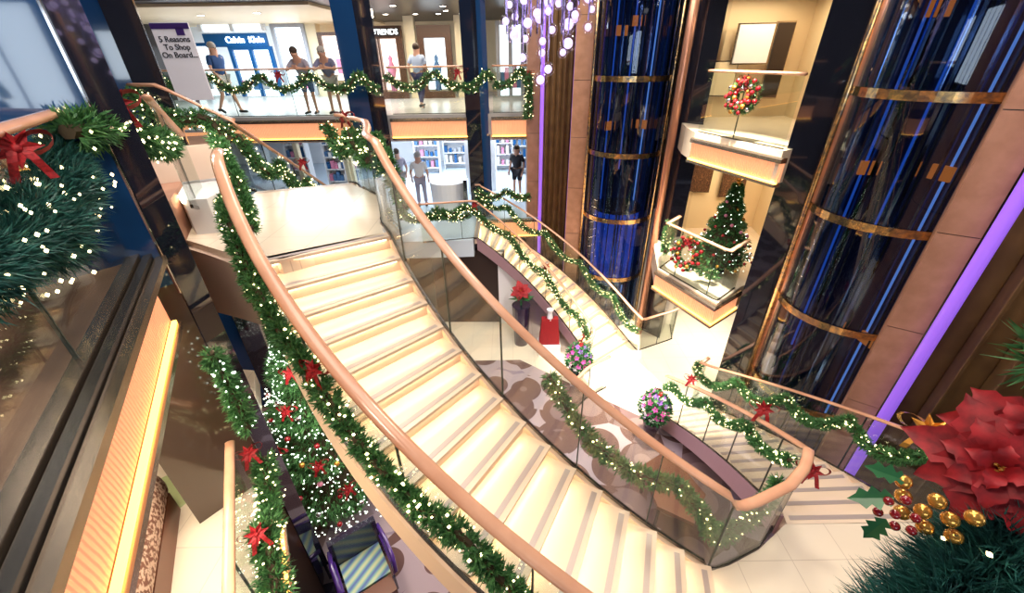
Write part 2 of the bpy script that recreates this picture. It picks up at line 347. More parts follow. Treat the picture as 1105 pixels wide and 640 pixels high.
# ------------------------------------------------------------------ railings
def zz(f,t0,t1,n,fn): return [V((*fn(t0+(t1-t0)*i/n)[:2],f(t0+(t1-t0)*i/n))) for i in range(n+1)]
PINK=[(u*1.25,w*1.2) for u,w in RAILPROF]
outr=zz(lambda t:max(zmain(t),B) if t>0 else L,-.075,1.1,50,arc(RO+.03))
railing(outr,1.1,'long curved glass railing on the left side of the grand staircase, thick salmon handrail',1.25,prof=PINK)
inr=[V((-2.5,7.0,L)),V((-2.1,6.5,L)),V((-1.88,5.85,L)),V((-1.74,5.3,L))]+zz(lambda t:zmain(t),0,1,40,arc(RI-.03))
ubase=[(2.05,2.31,B),(2.3,2.38,B),(2.7,2.54,B),(3.0,2.76,B),(3.15,2.96,B)]
inr2=inr+[V(p) for p in ubase]+zz(lambda t:z2(t),.03,1,30,lambda t:in2(t)-V((.03,0,0)))
railing(inr2,1.1,'glass railing looping from the upper landing round the stair void, orange wood handrail',1.0,prof=[(u*1.25,w*1.15) for u,w in RAILPROF])
o2=[V((5.3,1.4,B)),V((5.0,2.3,B)),V((4.77,2.9,B))]+zz(z2,.03,1,30,lambda t:out2(t)+V((.04,0,0)))+[V((4.36,7.42,A)),V((4.6,7.6,A))]
railing(o2,1.1,'glass railing on the wall side of the lower staircase below the lift shaft',1.3)
n3=[V((-2.4,10.45,M)),V((-.98,10.7,M))]+zz(z3,.0,1,30,lambda t:in3(t)-V((0,.03,0)))
n3=n3[:-1]+[V((2.13,8.68,A+.1)),V((2.0,8.45,A)),V((1.5,8.15,A))]
railing(n3,1.05,'glass railing on the near side of the far curved staircase, hung with garland',1.0)
f3=[V((-1.05,12.25,M)),V((-.9,12.25,M))]+zz(z3,0,1,30,lambda t:out3(t)+V((0,.04,0)))+[V((3.55,9.33,A))]
railing(f3,1.05,'glass railing on the far side of the distant curved staircase',1.0)
railing([V((3.6,9.35,A)),V((4.7,9.85,A)),V((4.9,10.6,A))],1.05,'short boxed glass railing at the foot of the far staircase',.6)
railing([V((2.35,7.85,A)),V((1.75,7.45,A)),V((1.3,6.9,A))],1.0,'low glass barrier beside the pink flower pot near the void',.6)
r4=[V((-2.85,7.35,L))]+[V((*(in4(t)+V((.05,0,0)))[:2],z4(t))) for t in (0,.25,.5,.75,1)]
railing(r4,1.1,'glass railing on the right of the staircase behind the upper landing',1.2)
r5=[V((-5.7,7.0,0)),V((-5.1,6.75,0)),V((-4.35,6.95,L)),V((-4.25,6.9,L))]+[V((*(out4(t)-V((.05,0,0)))[:2],z4(t))) for t in (0.02,.25,.5,.75,1)]
railing(r5,1.1,'glass railing stepping down left of the landing towards the shops',1.2)
railing([V((-3.55,4.5,0)),V((-3.9,5.05,-.2)),V((-4.1,5.5,L))],1.1,'short glass railing with pale wood rail behind the left garland',.8)
# back deck railing, slab, fascia
YB=12.6
railing([V((-11,YB+.15,0)),V((-4.35,YB+.15,0))],1.17,'upper deck glass railing left of the navy column with people leaning on it',1.6)
railing([V((-3.3,YB+.15,0)),V((-1.2,YB+.15,0))],1.17,'upper deck glass railing between the two navy columns',1.6)
railing([V((-.45,YB+.15,0)),V((.5,YB+.15,0))],1.17,'upper deck glass railing between the right navy column and the stone column',1.6)
def fascia(pts,z1,z0,label,group=None,side=1):
    """lit salmon panel along an edge: pts run so that the atrium is on the right-hand side"""
    th=thing('deck_edge_panel',label,'panel',(*pts[0],z0)); p3=[V((*p,0)) for p in pts]
    part('wave_panel',MB().sweep([p+V((0,0,0)) for p in p3],[(-.02,z0+.05),(.03,z0+.05),(.03,z1-.09),(-.02,z1-.09)]),'fascia',th)
    part('top_trim',MB().sweep(p3,[(-.04,z1-.09),(.09,z1-.09),(.09,z1-.03),(.06,z1+.0),(-.04,z1+.0)]),'bronze',th)
    part('bottom_trim',MB().sweep(p3,[(-.04,z0-.03),(.10,z0-.03),(.10,z0+.02),(-.04,z0+.02)]),'bronze',th)
    part('led_strip',MB().sweep(p3,[(.035,z0+.02),(.07,z0+.02),(.07,z0+.045),(.035,z0+.045)]),'warmled',th)
    return th
struct('floor',MB().prism([(-14,YB),(.6,YB),(.6,21.5),(-14,21.5)],-.55,0),'deck')
fascia([(-11,YB),(-4.3,YB)],-.08,-.62,'glowing salmon deck edge under the people at the railing')
fascia([(-3.35,YB),(-1.2,YB)],-.08,-.62,'glowing salmon deck edge between the two navy columns')
fascia([(-.5,YB),(.48,YB)],-.08,-.62,'glowing salmon deck edge right of the second navy column')
fascia([(-11,YB),(-4.3,YB)],3.3,2.76,'glowing deck edge of the level above, left of the navy columns')
fascia([(-3.35,YB),(-1.25,YB)],3.3,2.76,'glowing deck edge of the level above, between the navy columns')
fascia([(-.5,YB),(.48,YB)],3.2,2.66,'glowing deck edge of the level above, beside the bubble chandelier')
struct('ceiling',MB().prism([(-14,YB),(.6,YB),(.6,21.5),(-14,21.5)],2.7,3.2),'darkwall')
struct('ceiling',MB().prism([(-14,YB+.6),(-5.2,YB+.6),(-5.2,21.5),(-14,21.5)],2.62,2.695),'cream')
# shop floor M and its ceiling
mp=[(-14,10.5),(-4.6,10.5),(-2.5,10.5),(-1.04,10.55),(-1.04,12.25),(.9,12.3),(1.0,22),(-14,22)]
struct('floor',MB().prism(mp,M-.5,M),'deckblue')
fascia([(-.9,12.25),(1.0,12.3)],M-.02,M-.6,'glowing salmon edge of the shop floor beside the far staircase')
struct('ceiling',MB().prism([(-14,YB+.1),(.6,YB+.1),(.6,22),(-14,22)],-.72,-.56),'white')
# ground floors
struct('floor',MB().prism([(-13,-6),(9,-6),(9,6.9),(2.9,6.9),(.2,9.0),(-13,9.0)],A-.3,A),'carpet')
struct('floor',MB().prism([(-13,9.0),(.2,9.0),(2.9,6.9),(9,6.9),(12,8),(12,22),(-13,22)],A-.3,A),'tile')
# lower-left shop-level gallery (cream tile + carpet)
gx=[(-2.83,2.84),(-1.2,.0),(-.3,-1.6),(-9,-4),(-9,6),(-4.9,5.2)]
struct('floor',MB().prism([(-2.89,2.94),(-1.2,.0),(-.3,-1.6),(-1.6,-1.9),(-3.15,.9),(-4.4,3.1),(-5.6,5.4),(-4.2,5.2)],M-.3,M),'tile')
struct('floor',MB().prism([(-1.6,-1.9),(-3.15,.9),(-4.4,3.1),(-5.6,5.4),(-9,6),(-9,-4)],M-.3,M-.002),'carpet_brown')
fascia([(-2.93,2.98),(-1.2,.0),(-.3,-1.6)][::-1],M-.02,M-.55,'lit edge strip of the lower gallery beside the Christmas tree')
railing([V((-2.80,2.80,M)),V((-1.2,.03,M)),V((-.5,-1.2,M))],1.1,'lower gallery glass railing with honey wood handrail in the bottom left',1.3)
struct('floor',MB().prism([(-6.5,9.6),(-3.15,3.15),(-.3,-1.8),(-9,-5),(-9,9)],-.55,-.01),'carpet_brown')
# upper left gallery
ge=[(-3.03,3.03),(-1.45,.3),(-.7,-1.0)]
th=fascia(ge[::-1],-.10,-.62,'long salmon wave panel glowing along the left gallery edge')
g=railing([V((-3.17,3.2,0)),V((-1.66,.6,0)),V((-.75,-1.0,0))],1.1,'left gallery glass railing seen close with tree garland over its rail',1.6,prof=PINK)
th=thing('gallery_edge_trim','stepped bronze and dark metal channel along the left gallery edge','trim',(-3,3,-.1))
e3=[V((*p,0)) for p in [(-3.15,3.16),(-1.55,.4),(-.72,-1.0)]][::-1]
for i,(a,b,z,mt) in enumerate(((-.02,.06,.035,'bronze'),(.075,.13,.01,'shoe'),(.14,.21,-.03,'bronze'))):
    part('channel',MB().sweep(e3,[(a,z-.06),(b,z-.06),(b,z),(a,z)]),mt,th)
# sofa, rug on the lower gallery
for lo,lab in (((-3.80,2.1,M),'leopard print sofa back nearest the salmon panel, bottom left'),((-3.55,2.3,M),'leopard print sofa back next to the cream floor, bottom left')):
    t=thing('bench_seat',lab,'seat',lo,'leopard print seats'); d=V((.5,-.87,0)); 
    c=[V(lo)+d*(s*.14) for s in range(-4,6)]
    part('backrest',MB().sweep(c,[(.10*math.cos(q),.45+.22*math.sin(q)) for q in [2*PI*i/12 for i in range(12)]]),'fabric',t,smooth=True)
    part('plinth',MB().sweep(c,[(-.08,0),(.08,0),(.08,.3),(-.08,.3)]),'darkwood',t)
solo('round_rug',MB().lathe((-4.05,3.0,M),[(0.001,.012),(.30,.012),(.32,.0)],28),'greenrug','sage green oval rug beside the leopard print seats','rug')
# ------------------------------------------------------------------ piers and columns
def column(poly,z0,z1,label,mt,trim=None,parts2=None,group=None):
    cx=sum(p[0] for p in poly)/len(poly); cy=sum(p[1] for p in poly)/len(poly)
    th=thing('column',label,'column',(cx,cy,z0),group); part('shaft',MB().prism(poly,z0,z1),mt,th)
    for p in (trim or []): part('edge_strip',MB().box((p[0],p[1],(z0+z1)/2),(.03,.03,z1-z0)),'chrome',th)
    return th
P1,P2,P3=(-3.43,2.65),(-2.98,3.24),(-2.93,3.46)
pier=[(-4.49,3.47),P1,P2,P3,(-3.35,3.6),(-4.3,3.75)]
th=thing('column','huge polished dark pier at far left, painted blue reflections above, brown below','column',(-3.6,3.3,A))
part('blue_reflecting_shaft',MB().prism(pier,-.3,6),'navy',th); part('brown_reflecting_shaft',MB().prism(pier,A,-.3),'brownrefl',th)  # one dark pier; blue and brown reflections painted as its two colours
for p in (P2,P3): part('edge_strip',MB().box((p[0]+.005,p[1]-.005,.0+2.6),(.02,.02,6)),'chrome',th)
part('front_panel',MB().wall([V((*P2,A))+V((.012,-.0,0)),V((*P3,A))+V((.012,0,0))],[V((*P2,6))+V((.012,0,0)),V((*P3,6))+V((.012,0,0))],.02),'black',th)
def colaz(az,r,a2,r2): pass
L1=[(-6.45,8.0),(-5.75,8.0),(-5.45,7.4)]
th=column([(-6.25,7.37),(-6.0,7.45),(-5.72,7.76),(-6.35,8.45),(-6.6,8.1)],A,6,'polished dark column, navy from painted reflections, behind the short bright steps','navy',[(-5.71,7.74)])
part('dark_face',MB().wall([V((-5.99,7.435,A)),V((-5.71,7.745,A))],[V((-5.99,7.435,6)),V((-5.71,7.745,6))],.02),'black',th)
th=column([(-4.28,12.15),(-3.68,12.0),(-3.35,12.25),(-3.5,13.0),(-4.2,13.1)],A,6,'polished dark column, navy from painted reflections, left of the upper deck opening','navy',[])
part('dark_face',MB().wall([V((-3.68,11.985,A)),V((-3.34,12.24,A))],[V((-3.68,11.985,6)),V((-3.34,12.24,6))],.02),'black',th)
th=column([(-1.21,12.58),(-.79,12.42),(-.56,12.63),(-.62,13.3),(-1.14,13.35)],A,6,'polished dark column, navy from painted reflections, left of the bubble chandelier','navy',[])
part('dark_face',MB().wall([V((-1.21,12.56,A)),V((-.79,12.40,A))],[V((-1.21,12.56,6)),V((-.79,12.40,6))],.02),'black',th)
# right pier by balconies + dark pier left of opening
column([(4.62,7.14),(5.15,6.78),(5.75,7.5),(5.3,8.1)],A,7,'tall polished black pier right of the balconies','black')
column([(3.9,10.4),(4.35,9.9),(4.75,10.6),(4.4,11.2)],A,7,'dark polished pier between the first lift and the balconies','black')
solo('corner_tube',MB().tube([(5.12,6.62,A),(5.12,6.62,7)],.16,16),'copper','thick copper tube beside the larger lift shaft','tube',smooth=True)
solo('corner_tube',MB().tube([(3.80,10.2,A),(3.80,10.2,7)],.10,14),'copper','slim copper tube beside the smaller lift shaft','tube',smooth=True)
# stone columns and curtains
def stonecol(poly,label):
    cx=sum(p[0] for p in poly)/len(poly); cy=sum(p[1] for p in poly)/len(poly)
    th=thing('stone_column',label,'column',(cx,cy,A)); h=1.35; z=A
    while z<7:
        part('stone_block',MB().prism(poly,z+.006,z+h-.006),'stone',th); z+=h
    part('core',MB().prism([(cx+(p[0]-cx)*.97,cy+(p[1]-cy)*.97) for p in poly],A,z),'darkwall',th)
stonecol([(.5,12.35),(.98,12.3),(1.05,13.2),(.5,13.2)],'narrow salmon stone column left of the brown curtain')
stonecol([(1.62,11.6),(2.08,11.5),(2.3,12.6),(1.75,12.7)],'salmon stone column between brown curtain and the smaller lift')
stonecol([(5.1,4.62),(5.42,4.40),(6.1,5.0),(5.9,5.4)],'broad salmon stone column right of the larger lift')
def curtain(a,b,z0,z1,folds,amp,label):
    a=V((*a,0));b=V((*b,0)); n=folds*10; d=(b-a); s=V((d.y,-d.x,0)).normalized(); pts=[]
    for i in range(n+1):
        t=i/n; w=math.sin(2*PI*folds*t); pts.append(a+d*t+s*(amp*w*abs(w)**.3)+d.normalized()*amp*.35*math.sin(4*PI*folds*t))
    solo('curtain',MB().wall([p+V((0,0,z0)) for p in pts],[p+V((0,0,z1)) for p in pts],.02),'curtain',label,'curtain',smooth=True)
curtain((.95,12.0),(1.72,11.9),A,7,5,.07,'tall brown pleated curtain behind the bubble chandelier')
curtain((5.48,4.32),(6.5,.2),A,7,12,.11,'wide brown pleated curtain at the right edge')
def neon(p,label,r=.045):
    th=thing('light_column',label,'light',(*p,A)); 
    part('tube',MB().tube([(*p,A+.1),(*p,6.9)],r,10),'purple',th,smooth=True); part('end_cap',MB().tube([(*p,A),(*p,A+.1)],r*1.3,10),'chrome',th)
neon((.87,11.95),'purple light tube at the left edge of the far curtain',.05); neon((1.66,11.72),'purple light tube at the right edge of the far curtain',.03)
neon((5.34,4.22),'purple light tube left of the wide right curtain',.07)
neon((5.95,1.75),'purple light tube behind the red poinsettia',.06)
# ------------------------------------------------------------------ lifts
def lift(c,r,label,a_front,cabz,lab2):
    th=thing('lift_shaft',label,'lift shaft',(*c,A))
    part('glass_tube',MB().lathe((*c,0),[(r,A),(r,7)],40).lathe((*c,0),[(r-.02,A),(r-.02,7)],40),'elglass',th,smooth=True)
    for z in (-4.25,-2.5,-.8,.9,2.6,4.3):
        part('ring',MB().lathe((*c,z),[(r+.005,-.06),(r+.035,-.06),(r+.035,.06),(r+.005,.06),(r+.005,-.06)],40),'gold',th)
    af=math.radians(a_front)
    part('back_wall',MB().lathe((*c,0),[(r*.93,A),(r*.93,7)],24,af+PI-1.15,af+PI+1.15),'elcore',th)
    for k in range(17):
        w=af-1.6+3.2*k/16; x,y=c[0]+math.cos(w)*(r-.05),c[1]+math.sin(w)*(r-.05)
        part('mullion',MB().tube([(x,y,A),(x,y,7)],.014,6),('chrome','shoe','elrod','shoe')[k%4],th)
    for w in (af-1.25,af+1.25):
        x,y=c[0]+math.cos(w)*(r+.06),c[1]+math.sin(w)*(r+.06)
        part('edge_column',MB().tube([(x,y,A),(x,y,7)],.05,10),'gold',th,smooth=True)
    for k,(w,rr) in enumerate(((af+2.4,.55),(af-2.3,.5),(af+3.1,.7),(af+2.75,.3))):
        x,y=c[0]+math.cos(w)*r*rr,c[1]+math.sin(w)*r*rr
        part('guide_rail',MB().box((x,y,.5),(.05,.05,12.8),w),'chrome',th)
    for k in range(3):
        w=af+PI+(-.6,.1,.7)[k]; x,y=c[0]+math.cos(w)*r*.86,c[1]+math.sin(w)*r*.86
        part('blue_light_tube',MB().tube([(x,y,(-5.5,-1.5,-4)[k]),(x,y,(3,6,5)[k])],.02,6),'elcyan' if k==0 else 'elblue',th)
    for k,(w,z) in enumerate(((af+2.6,-.25),(af-2.5,-.3),(af+PI,2.1),(af+2.4,-3.3),(af-2.6,1.9),(af+2.5,3.1))):
        x,y=c[0]+math.cos(w)*r*.8,c[1]+math.sin(w)*r*.8
        part('orange_lamp',MB().box((x,y,z),(.3,.05,.22),w+PI/2),'elorange',th)
    cab=thing('lift_car',lab2,'lift',(*c,cabz))
    part('cab_floor',MB().lathe((*c,cabz),[(.001,0),(r*.72,0),(r*.72,.12),(.001,.12)],24),'chrome',cab)
    part('cab_roof',MB().lathe((*c,cabz+2.2),[(.001,0),(r*.72,0),(r*.72,.1),(.001,.1)],24),'shoe',cab)
    part('cab_wall',MB().lathe((*c,cabz),[(r*.70,.12),(r*.70,2.2)],20,af+PI-1.3,af+PI+1.3),'elblue',cab)
    part('cab_glass',MB().lathe((*c,cabz),[(r*.72,.12),(r*.72,2.2)],20,af-1.8,af+1.8),'elglass',cab)
lift((3.04,11.45),.92,'tall blue glass lift shaft in the middle with gold rings',-105,-4.6,'glowing blue lift car low in the middle shaft')
lift((5.88,6.2),.98,'larger blue glass lift shaft on the right with gold rings',-135,3.2,'blue lift car high in the right shaft')
# ------------------------------------------------------------------ right balconies
bl=[(3.72,9.9),(3.42,8.65),(4.12,7.05),(4.9,7.7),(6.5,8.6),(7.5,11.5),(4.3,11.5)]
struct('floor',MB().prism(bl,M-.5,M),'tile')
fascia([(3.42,8.65),(4.12,7.05),(4.85,7.65)][::1],M-.04,M-.5,'glowing salmon edge of the balcony with the Christmas tree')
railing([V((3.9,9.1,M)),V((3.47,8.66,M)),V((4.13,7.12,M)),V((4.75,7.65,M))],1.1,'glass railing of the lower balcony around the Christmas tree',1.0)
bu=[(3.85,9.6),(3.8,8.95),(4.45,6.95),(6.5,8.2),(7.5,11.5),(4.3,11.5)]
struct('floor',MB().prism(bu,-.55,0),'tile')
fascia([(3.8,8.95),(4.5,6.9)],-.10,-.55,'glowing salmon edge of the upper balcony with the red wreath')
railing([V((3.85,8.95,0)),V((4.5,7.05,0))],1.1,'glass railing of the upper balcony where the red wreath hangs',1.0)
struct('ceiling',MB().prism(bu,2.55,2.9),'black')
for z in (0,M):
    struct('wall_right',MB().wall([V((4.35,11.2,z)),V((7.4,11.3,z))],[V((4.35,11.2,z+2.5)),V((7.4,11.3,z+2.5))],.1),'cream')
    struct('wall_right',MB().wall([V((7.0,11.3,z)),V((6.4,8.3,z))],[V((7.0,11.3,z+2.5)),V((6.4,8.3,z+2.5))],.1),'cream')
struct('wall_right',MB().wall([V((4.1,10.6,M)),V((4.7,11.2,M))],[V((4.1,10.6,2.5)),V((4.7,11.2,2.5))],.15),'darkwall')
for k,(x,y,z,w,h,mt,lab) in enumerate(((5.55,10.9,1.55,.75,.75,'white','large blank pale canvas on the upper balcony wall'),(5.0,11.05,.85,.7,.7,'creamlit','lower cream canvas on the upper balcony wall'),(6.2,10.9,1.2,.35,1.5,'darkwall','dark tall wall panel behind the upper balcony'),(5.1,11.05,M+1.5,.5,.8,'glit','framed picture behind the lower balcony tree at left'),(6.0,11.05,M+1.4,.6,.9,'glit','framed picture behind the lower balcony tree at right'))):
    t=thing('picture_frame',lab,'picture',(x,y,z)); part('board',MB().box((x,y,z),(w,.05,h),-.1),mt,t); part('frame',MB().box((x,y+.03,z),(w+.06,.04,h+.06),-.1),'bronze',t)
for k in range(6):
    t=k/5; x=3.95+.85*t+.1; y=8.9-1.6*t+.3
    th=thing('downlight','small bright downlight in the row over the upper balcony','downlight',(x,y,2.52),'downlights above the upper balcony')
    part('lens',MB().lathe((x,y,2.52),[(.001,0),(.04,0),(.04,.03)],12),'lampw',th); part('rim',MB().lathe((x,y,2.53),[(.04,0),(.06,0),(.06,.02)],12),'chrome',th)
for x,y,z in((5.0,9.3,0),(5.6,10.2,0),(5.0,9.6,M),(5.9,10,M)):
    pass
# ------------------------------------------------------------------ upper deck shops (back)
YS=19.5
struct('wall_back',MB().wall([V((-8.2,21,0)),V((.6,21,0))],[V((-8.2,21,2.7)),V((.6,21,2.7))],.1),'cream')
struct('wall_back',MB().wall([V((-14,20.9,0)),V((-8.2,20.9,0))],[V((-14,20.9,2.7)),V((-8.2,20.9,2.7))],.1),'white')
def shopwin(x0,x1,z0,z1,y,lab,glow='shoplight',frame='shopblue',n=2,group=None):
    t=thing('shop_window',lab,'shop window',((x0+x1)/2,y,z0),group)
    part('display',MB().box(((x0+x1)/2,y+.12,(z0+z1)/2),(x1-x0,.04,z1-z0)),glow,t)
    for k in range(n+1):
        x=x0+(x1-x0)*k/n; part('frame_post',MB().box((x,y,(z0+z1)/2),(.14,.14,z1-z0)),frame,t)
    part('frame_head',MB().box(((x0+x1)/2,y,z1+.05),(x1-x0+.14,.16,.12)),frame,t)
    for k in range(n*2):
        x=x0+(x1-x0)*(k+.5)/(n*2); h=rnd.uniform(.3,.8)
        part('display_item',MB().box((x,y+.02,z0+h/2+.25),(.22,.12,h)),rnd.choice(['dullblue','white','merchpink','grey']),t)
    return t
shopwin(-13.6,-11.9,.1,1.9,YS,'blue-framed bright shop window behind the tall sign board')
t=shopwin(-11.2,-9.6,.05,1.75,YS,'bright shop entrance under the white lettered sign')
s=thing('shop_sign','navy shop sign with glowing white letters over the bright entrance','sign',(-10.8,YS-.1,1.95))
part('board',MB().box((-10.85,YS-.05,2.08),(2.5,.1,.46)),'shopblue',s)
[text('lettering',w_,.30,'litletter',s,(x_,YS-.13,2.08),Matrix.Rotation(PI/2,4,'X'),.015,bold=.003) for w_,x_ in (('Calvin',-10.85),('Klein',-10.0))]
th=shopwin(-12.2,-9.7,2.38,2.64,YS+.1,'long bright light box above the navy shop sign','shoplight','white',2)
shopwin(-9.4,-8.2,.05,2.5,YS+.2,'pale glazed door panel right of the navy sign','shoplight','grey',1)
struct('trim_1',MB().box((-8.0,YS+.6,1.35),(.5,.5,2.7)),'creamlit')
struct('trim_4',MB().box((-6.1,18.6,1.35),(.45,.3,2.7)),'glit')
shopwin(-7.6,-6.8,.6,2.2,YS+.2,'narrow glowing window behind the leaning men','shopwarm','glit',1)
for k,(x0,x1,lab) in enumerate(((-5.0,-3.9,'glittering brown framed window left of the walking man'),(-3.35,-2.1,'glittering brown framed window behind the walking man'),(-1.45,-.8,'narrow brown framed window beside the right navy column'))):
    t=thing('shop_window',lab,'shop window',(x0,18,0)); xm=(x0+x1)/2
    f=MB().box((x0+.12,18,1.2),(.24,.2,2.4)).box((x1-.12,18,1.2),(.24,.2,2.4)).box((xm,18,2.2),(x1-x0-.48,.2,.4)).box((xm,18,.12),(x1-x0-.48,.2,.24))
    part('frame',f,'glit',t); part('display',MB().box((xm,18.15,1.15),(x1-x0-.4,.05,1.7)),'shopwarm' if k==0 else 'shoplight',t)
    part('display_item',MB().lathe((xm,18.0,.25),[(.001,0),(.12,.02),(.1,.5),(.18,.75),(.06,1.0),(.09,1.12),(.001,1.25)],12),('merchpink','dullblue','grey')[k],t,smooth=True)
    part('shelf',MB().box((xm,18.0,.62),(x1-x0-.5,.18,.05)),'bronze',t)
s=thing('shop_sign','small lettered sign on the glittering brown shop frame','sign',(-4.45,17.85,2.2))
part('board',MB().box((-4.45,17.87,2.2),(1.0,.05,.26)),'darkwall',s); text('lettering','TRENDS',.24,'litletter',s,(-4.45,17.83,2.2),Matrix.Rotation(PI/2,4,'X'),.008)
for x in(-3.63,-1.78): struct('trim_%d'%(2 if x<-2 else 3),MB().box((x,18.2,1.35),(.38,.3,2.7)),'creamlit')
for k,(x,y) in enumerate(((-3.3,14.5),(-2.0,16.2),(-1.9,14.8),(-4.2,17.2),(-3.2,17.3),(-2.4,17.3),(-1.6,17.3),(-7.5,15),(-9.5,15.5))):
    th=thing('downlight','round downlight in the ceiling of the upper shop deck','downlight',(x,y,2.6),'downlights of the upper shop deck')
    part('lens',MB().lathe((x,y,2.685 if x>-5.2 else 2.6),[(.001,0),(.09,0),(.09,.03)],14),'lampw',th); part('rim',MB().lathe((x,y,2.68 if x>-5.2 else 2.6),[(.09,0),(.12,0),(.12,.02)],14),'chrome',th)
shopwin(-.35,.5,.15,2.3,16.5,'bright window between the right navy column and stone column','shoplight','grey',2)
# sign board 5 reasons
s=thing('sign_board','tall white sign board with a purple header at upper left','sign',(-6.35,9.9,0))
ang=.12; R3=Matrix.Rotation(ang,4,'Z')@Matrix.Rotation(PI/2,4,'X')
def sp(u,z,dy=0): return (-7.2+u*math.cos(ang)+dy*math.sin(ang),10.0+u*math.sin(ang)-dy*math.cos(ang),z)
part('board',MB().box(sp(.35,1.36),(.72,.04,1.42),ang),'signwhite',s); part('header',MB().box(sp(.35,2.01,.025),(.72,.02,.10),ang),'signpurple',s); part('badge',MB().box(sp(.52,1.92,.025),(.15,.02,.14),ang),'signpurple',s)
for tx,z in(('5 Reasons',1.78),('To Shop',1.64),('On Board...',1.50)): text('lettering',tx,.145,'blacktext',s,sp(.36,z,.028),R3,.004,bold=.002)
part('base_plate',MB().box(sp(.35,.04),(.8,.4,.05),ang),'grey',s); part('stand_post',MB().box(sp(.35,.36,-.03),(.06,.04,.68),ang),'grey',s)
# ------------------------------------------------------------------ M level shops
struct('wall_back',MB().wall([V((-14,20.5,M)),V((1,20.5,M))],[V((-14,20.5,-.7)),V((1,20.5,-.7))],.1),'white')
def storefront(x0,x1,y,lab,mt='white'):
    t=thing('storefront',lab,'storefront',((x0+x1)/2,y,M))
    for x in(x0,x1): part('post',MB().box((x,y,M+1.1),(.14,.2,2.2)),mt,t)
    part('lintel',MB().box(((x0+x1)/2,y,M+2.16),(x1-x0+.14,.2,.14)),mt,t)
    return t
storefront(-7.2,-5.6,14.6,'cream framed shop opening left of the upper landing','creamlit'); storefront(-5.5,-4.5,14.7,'cream framed opening with red clothes beyond the landing','creamlit')
storefront(-4.2,-1.5,15.0,'wide white framed shop opening behind the man in white','white'); storefront(-.6,1.0,15.4,'white framed opening right of the navy column','white')
for k,(x,y,lab,mt) in enumerate(((-6.6,16.2,'blue stocked display rack left of the clothes rail','dullblue'),(-5.9,16.2,'olive display rack beyond the upper landing','olive'),(-5.2,16.0,'rack of red and pink clothes beyond the landing','merchred'),(-3.5,18.2,'dark stocked shelf unit behind the man in white','dullblue'),(-2.4,19,'grey stocked shelf unit deep in the shop','grey'),(-.1,18.5,'pale shelf unit right of the navy column','white'),(.6,17.8,'dark shelf unit behind the woman in black','dullblue'),(-8,16.2,'far left blue display rack','dullblue'))):
    t=thing('display_rack',lab,'display rack',(x,y,M)); w=.75 if y<17 else 1.0
    part('frame',MB().box((x,y+.22,M+.9),(w,.04,1.8)).box((x-w/2,y,M+.9),(.04,.4,1.8)).box((x+w/2,y,M+.9),(.04,.4,1.8)),'white',t)
    for q in range(4):
        sh=part('shelf',MB().box((x,y,M+.25+q*.45),(w,.4,.03)),'white',t)
        for c in range(5): 
            h=rnd.uniform(.15,.36); part('product',MB().box((x-w/2+.1+c*(w-.2)/4,y-.05,M+.27+q*.45+h/2),(.11,.2,h)),rnd.choice([mt,mt,'merchpink','white','shopblue']),sh)
t=thing('counter','white curved counter with a black end beside the navy column','counter',(-1.9,13.2,M))
part('body',MB().lathe((-2.0,13.4,M),[(.001,0),(.55,0),(.6,.9),(.001,.9)],24),'white',t,smooth=False); part('dark_end',MB().box((-1.42,13.2,M+.5),(.12,.4,1.0)),'black',t)
# ------------------------------------------------------------------ foliage
def garland(path,r,label,group=None,dens=150,bulbs=26,ln=.09,w=.008,nm='needle',bm='bulb',br=.0125,leafy=False,cat='garland'):
    pts=resample(path,.08); th=thing('garland',label,cat,pts[0],group); mb=MB(); n=len(pts); tot=sum((pts[i+1]-pts[i]).length for i in range(n-1))
    def pick():
        i=rnd.random()*(n-1); k=int(i); p=lerp(pts[k],pts[min(k+1,n-1)],i-k); t=(pts[min(k+1,n-1)]-pts[k]).normalized()
        e=V((rnd.gauss(0,1),rnd.gauss(0,1),rnd.gauss(0,1))); e=(e-t*e.dot(t)).normalized(); return p,t,e,k
    ph=rnd.random()*9
    for _ in range(int(tot*dens)):
        p,t,e,k=pick(); rr=r*(.75+.35*math.sin(k*.55+ph)*math.sin(k*.23))
        mb.sprig(p+e*rr*rnd.uniform(.15,.75),(e+t*rnd.uniform(-.6,.6)).normalized(),ln,w,7)
    fo=part('foliage',mb,nm,th)
    part('cord',MB().tube(pts,r*.3,6),'stem',th)
    mb=MB()
    for _ in range(int(tot*bulbs)):
        p,t,e,k=pick(); mb.octa(p+e*r*rnd.uniform(.6,1.05),br*rnd.uniform(.7,1.25))
    part('fairy_lights',mb,bm,th,kind='stuff'); return th
def drape(rail,period,drop,off,up=0,ph=0,base=.06):
    """hang below a rail polyline; off = plan offset to the right-hand side of travel"""
    pts=resample(rail,.08); out=[]; s=0
    for i,p in enumerate(pts):
        if i: s+=(pts[i]-pts[i-1]).length
        t=pts[min(i+1,len(pts)-1)]-pts[max(i-1,0)]; sd=V((t.y,-t.x,0)).normalized()
        d=abs(math.sin(PI*(s/period+ph))); out.append(p+sd*off-V((0,0,base+drop*d**.8-up)))
    return out
BOWM=None
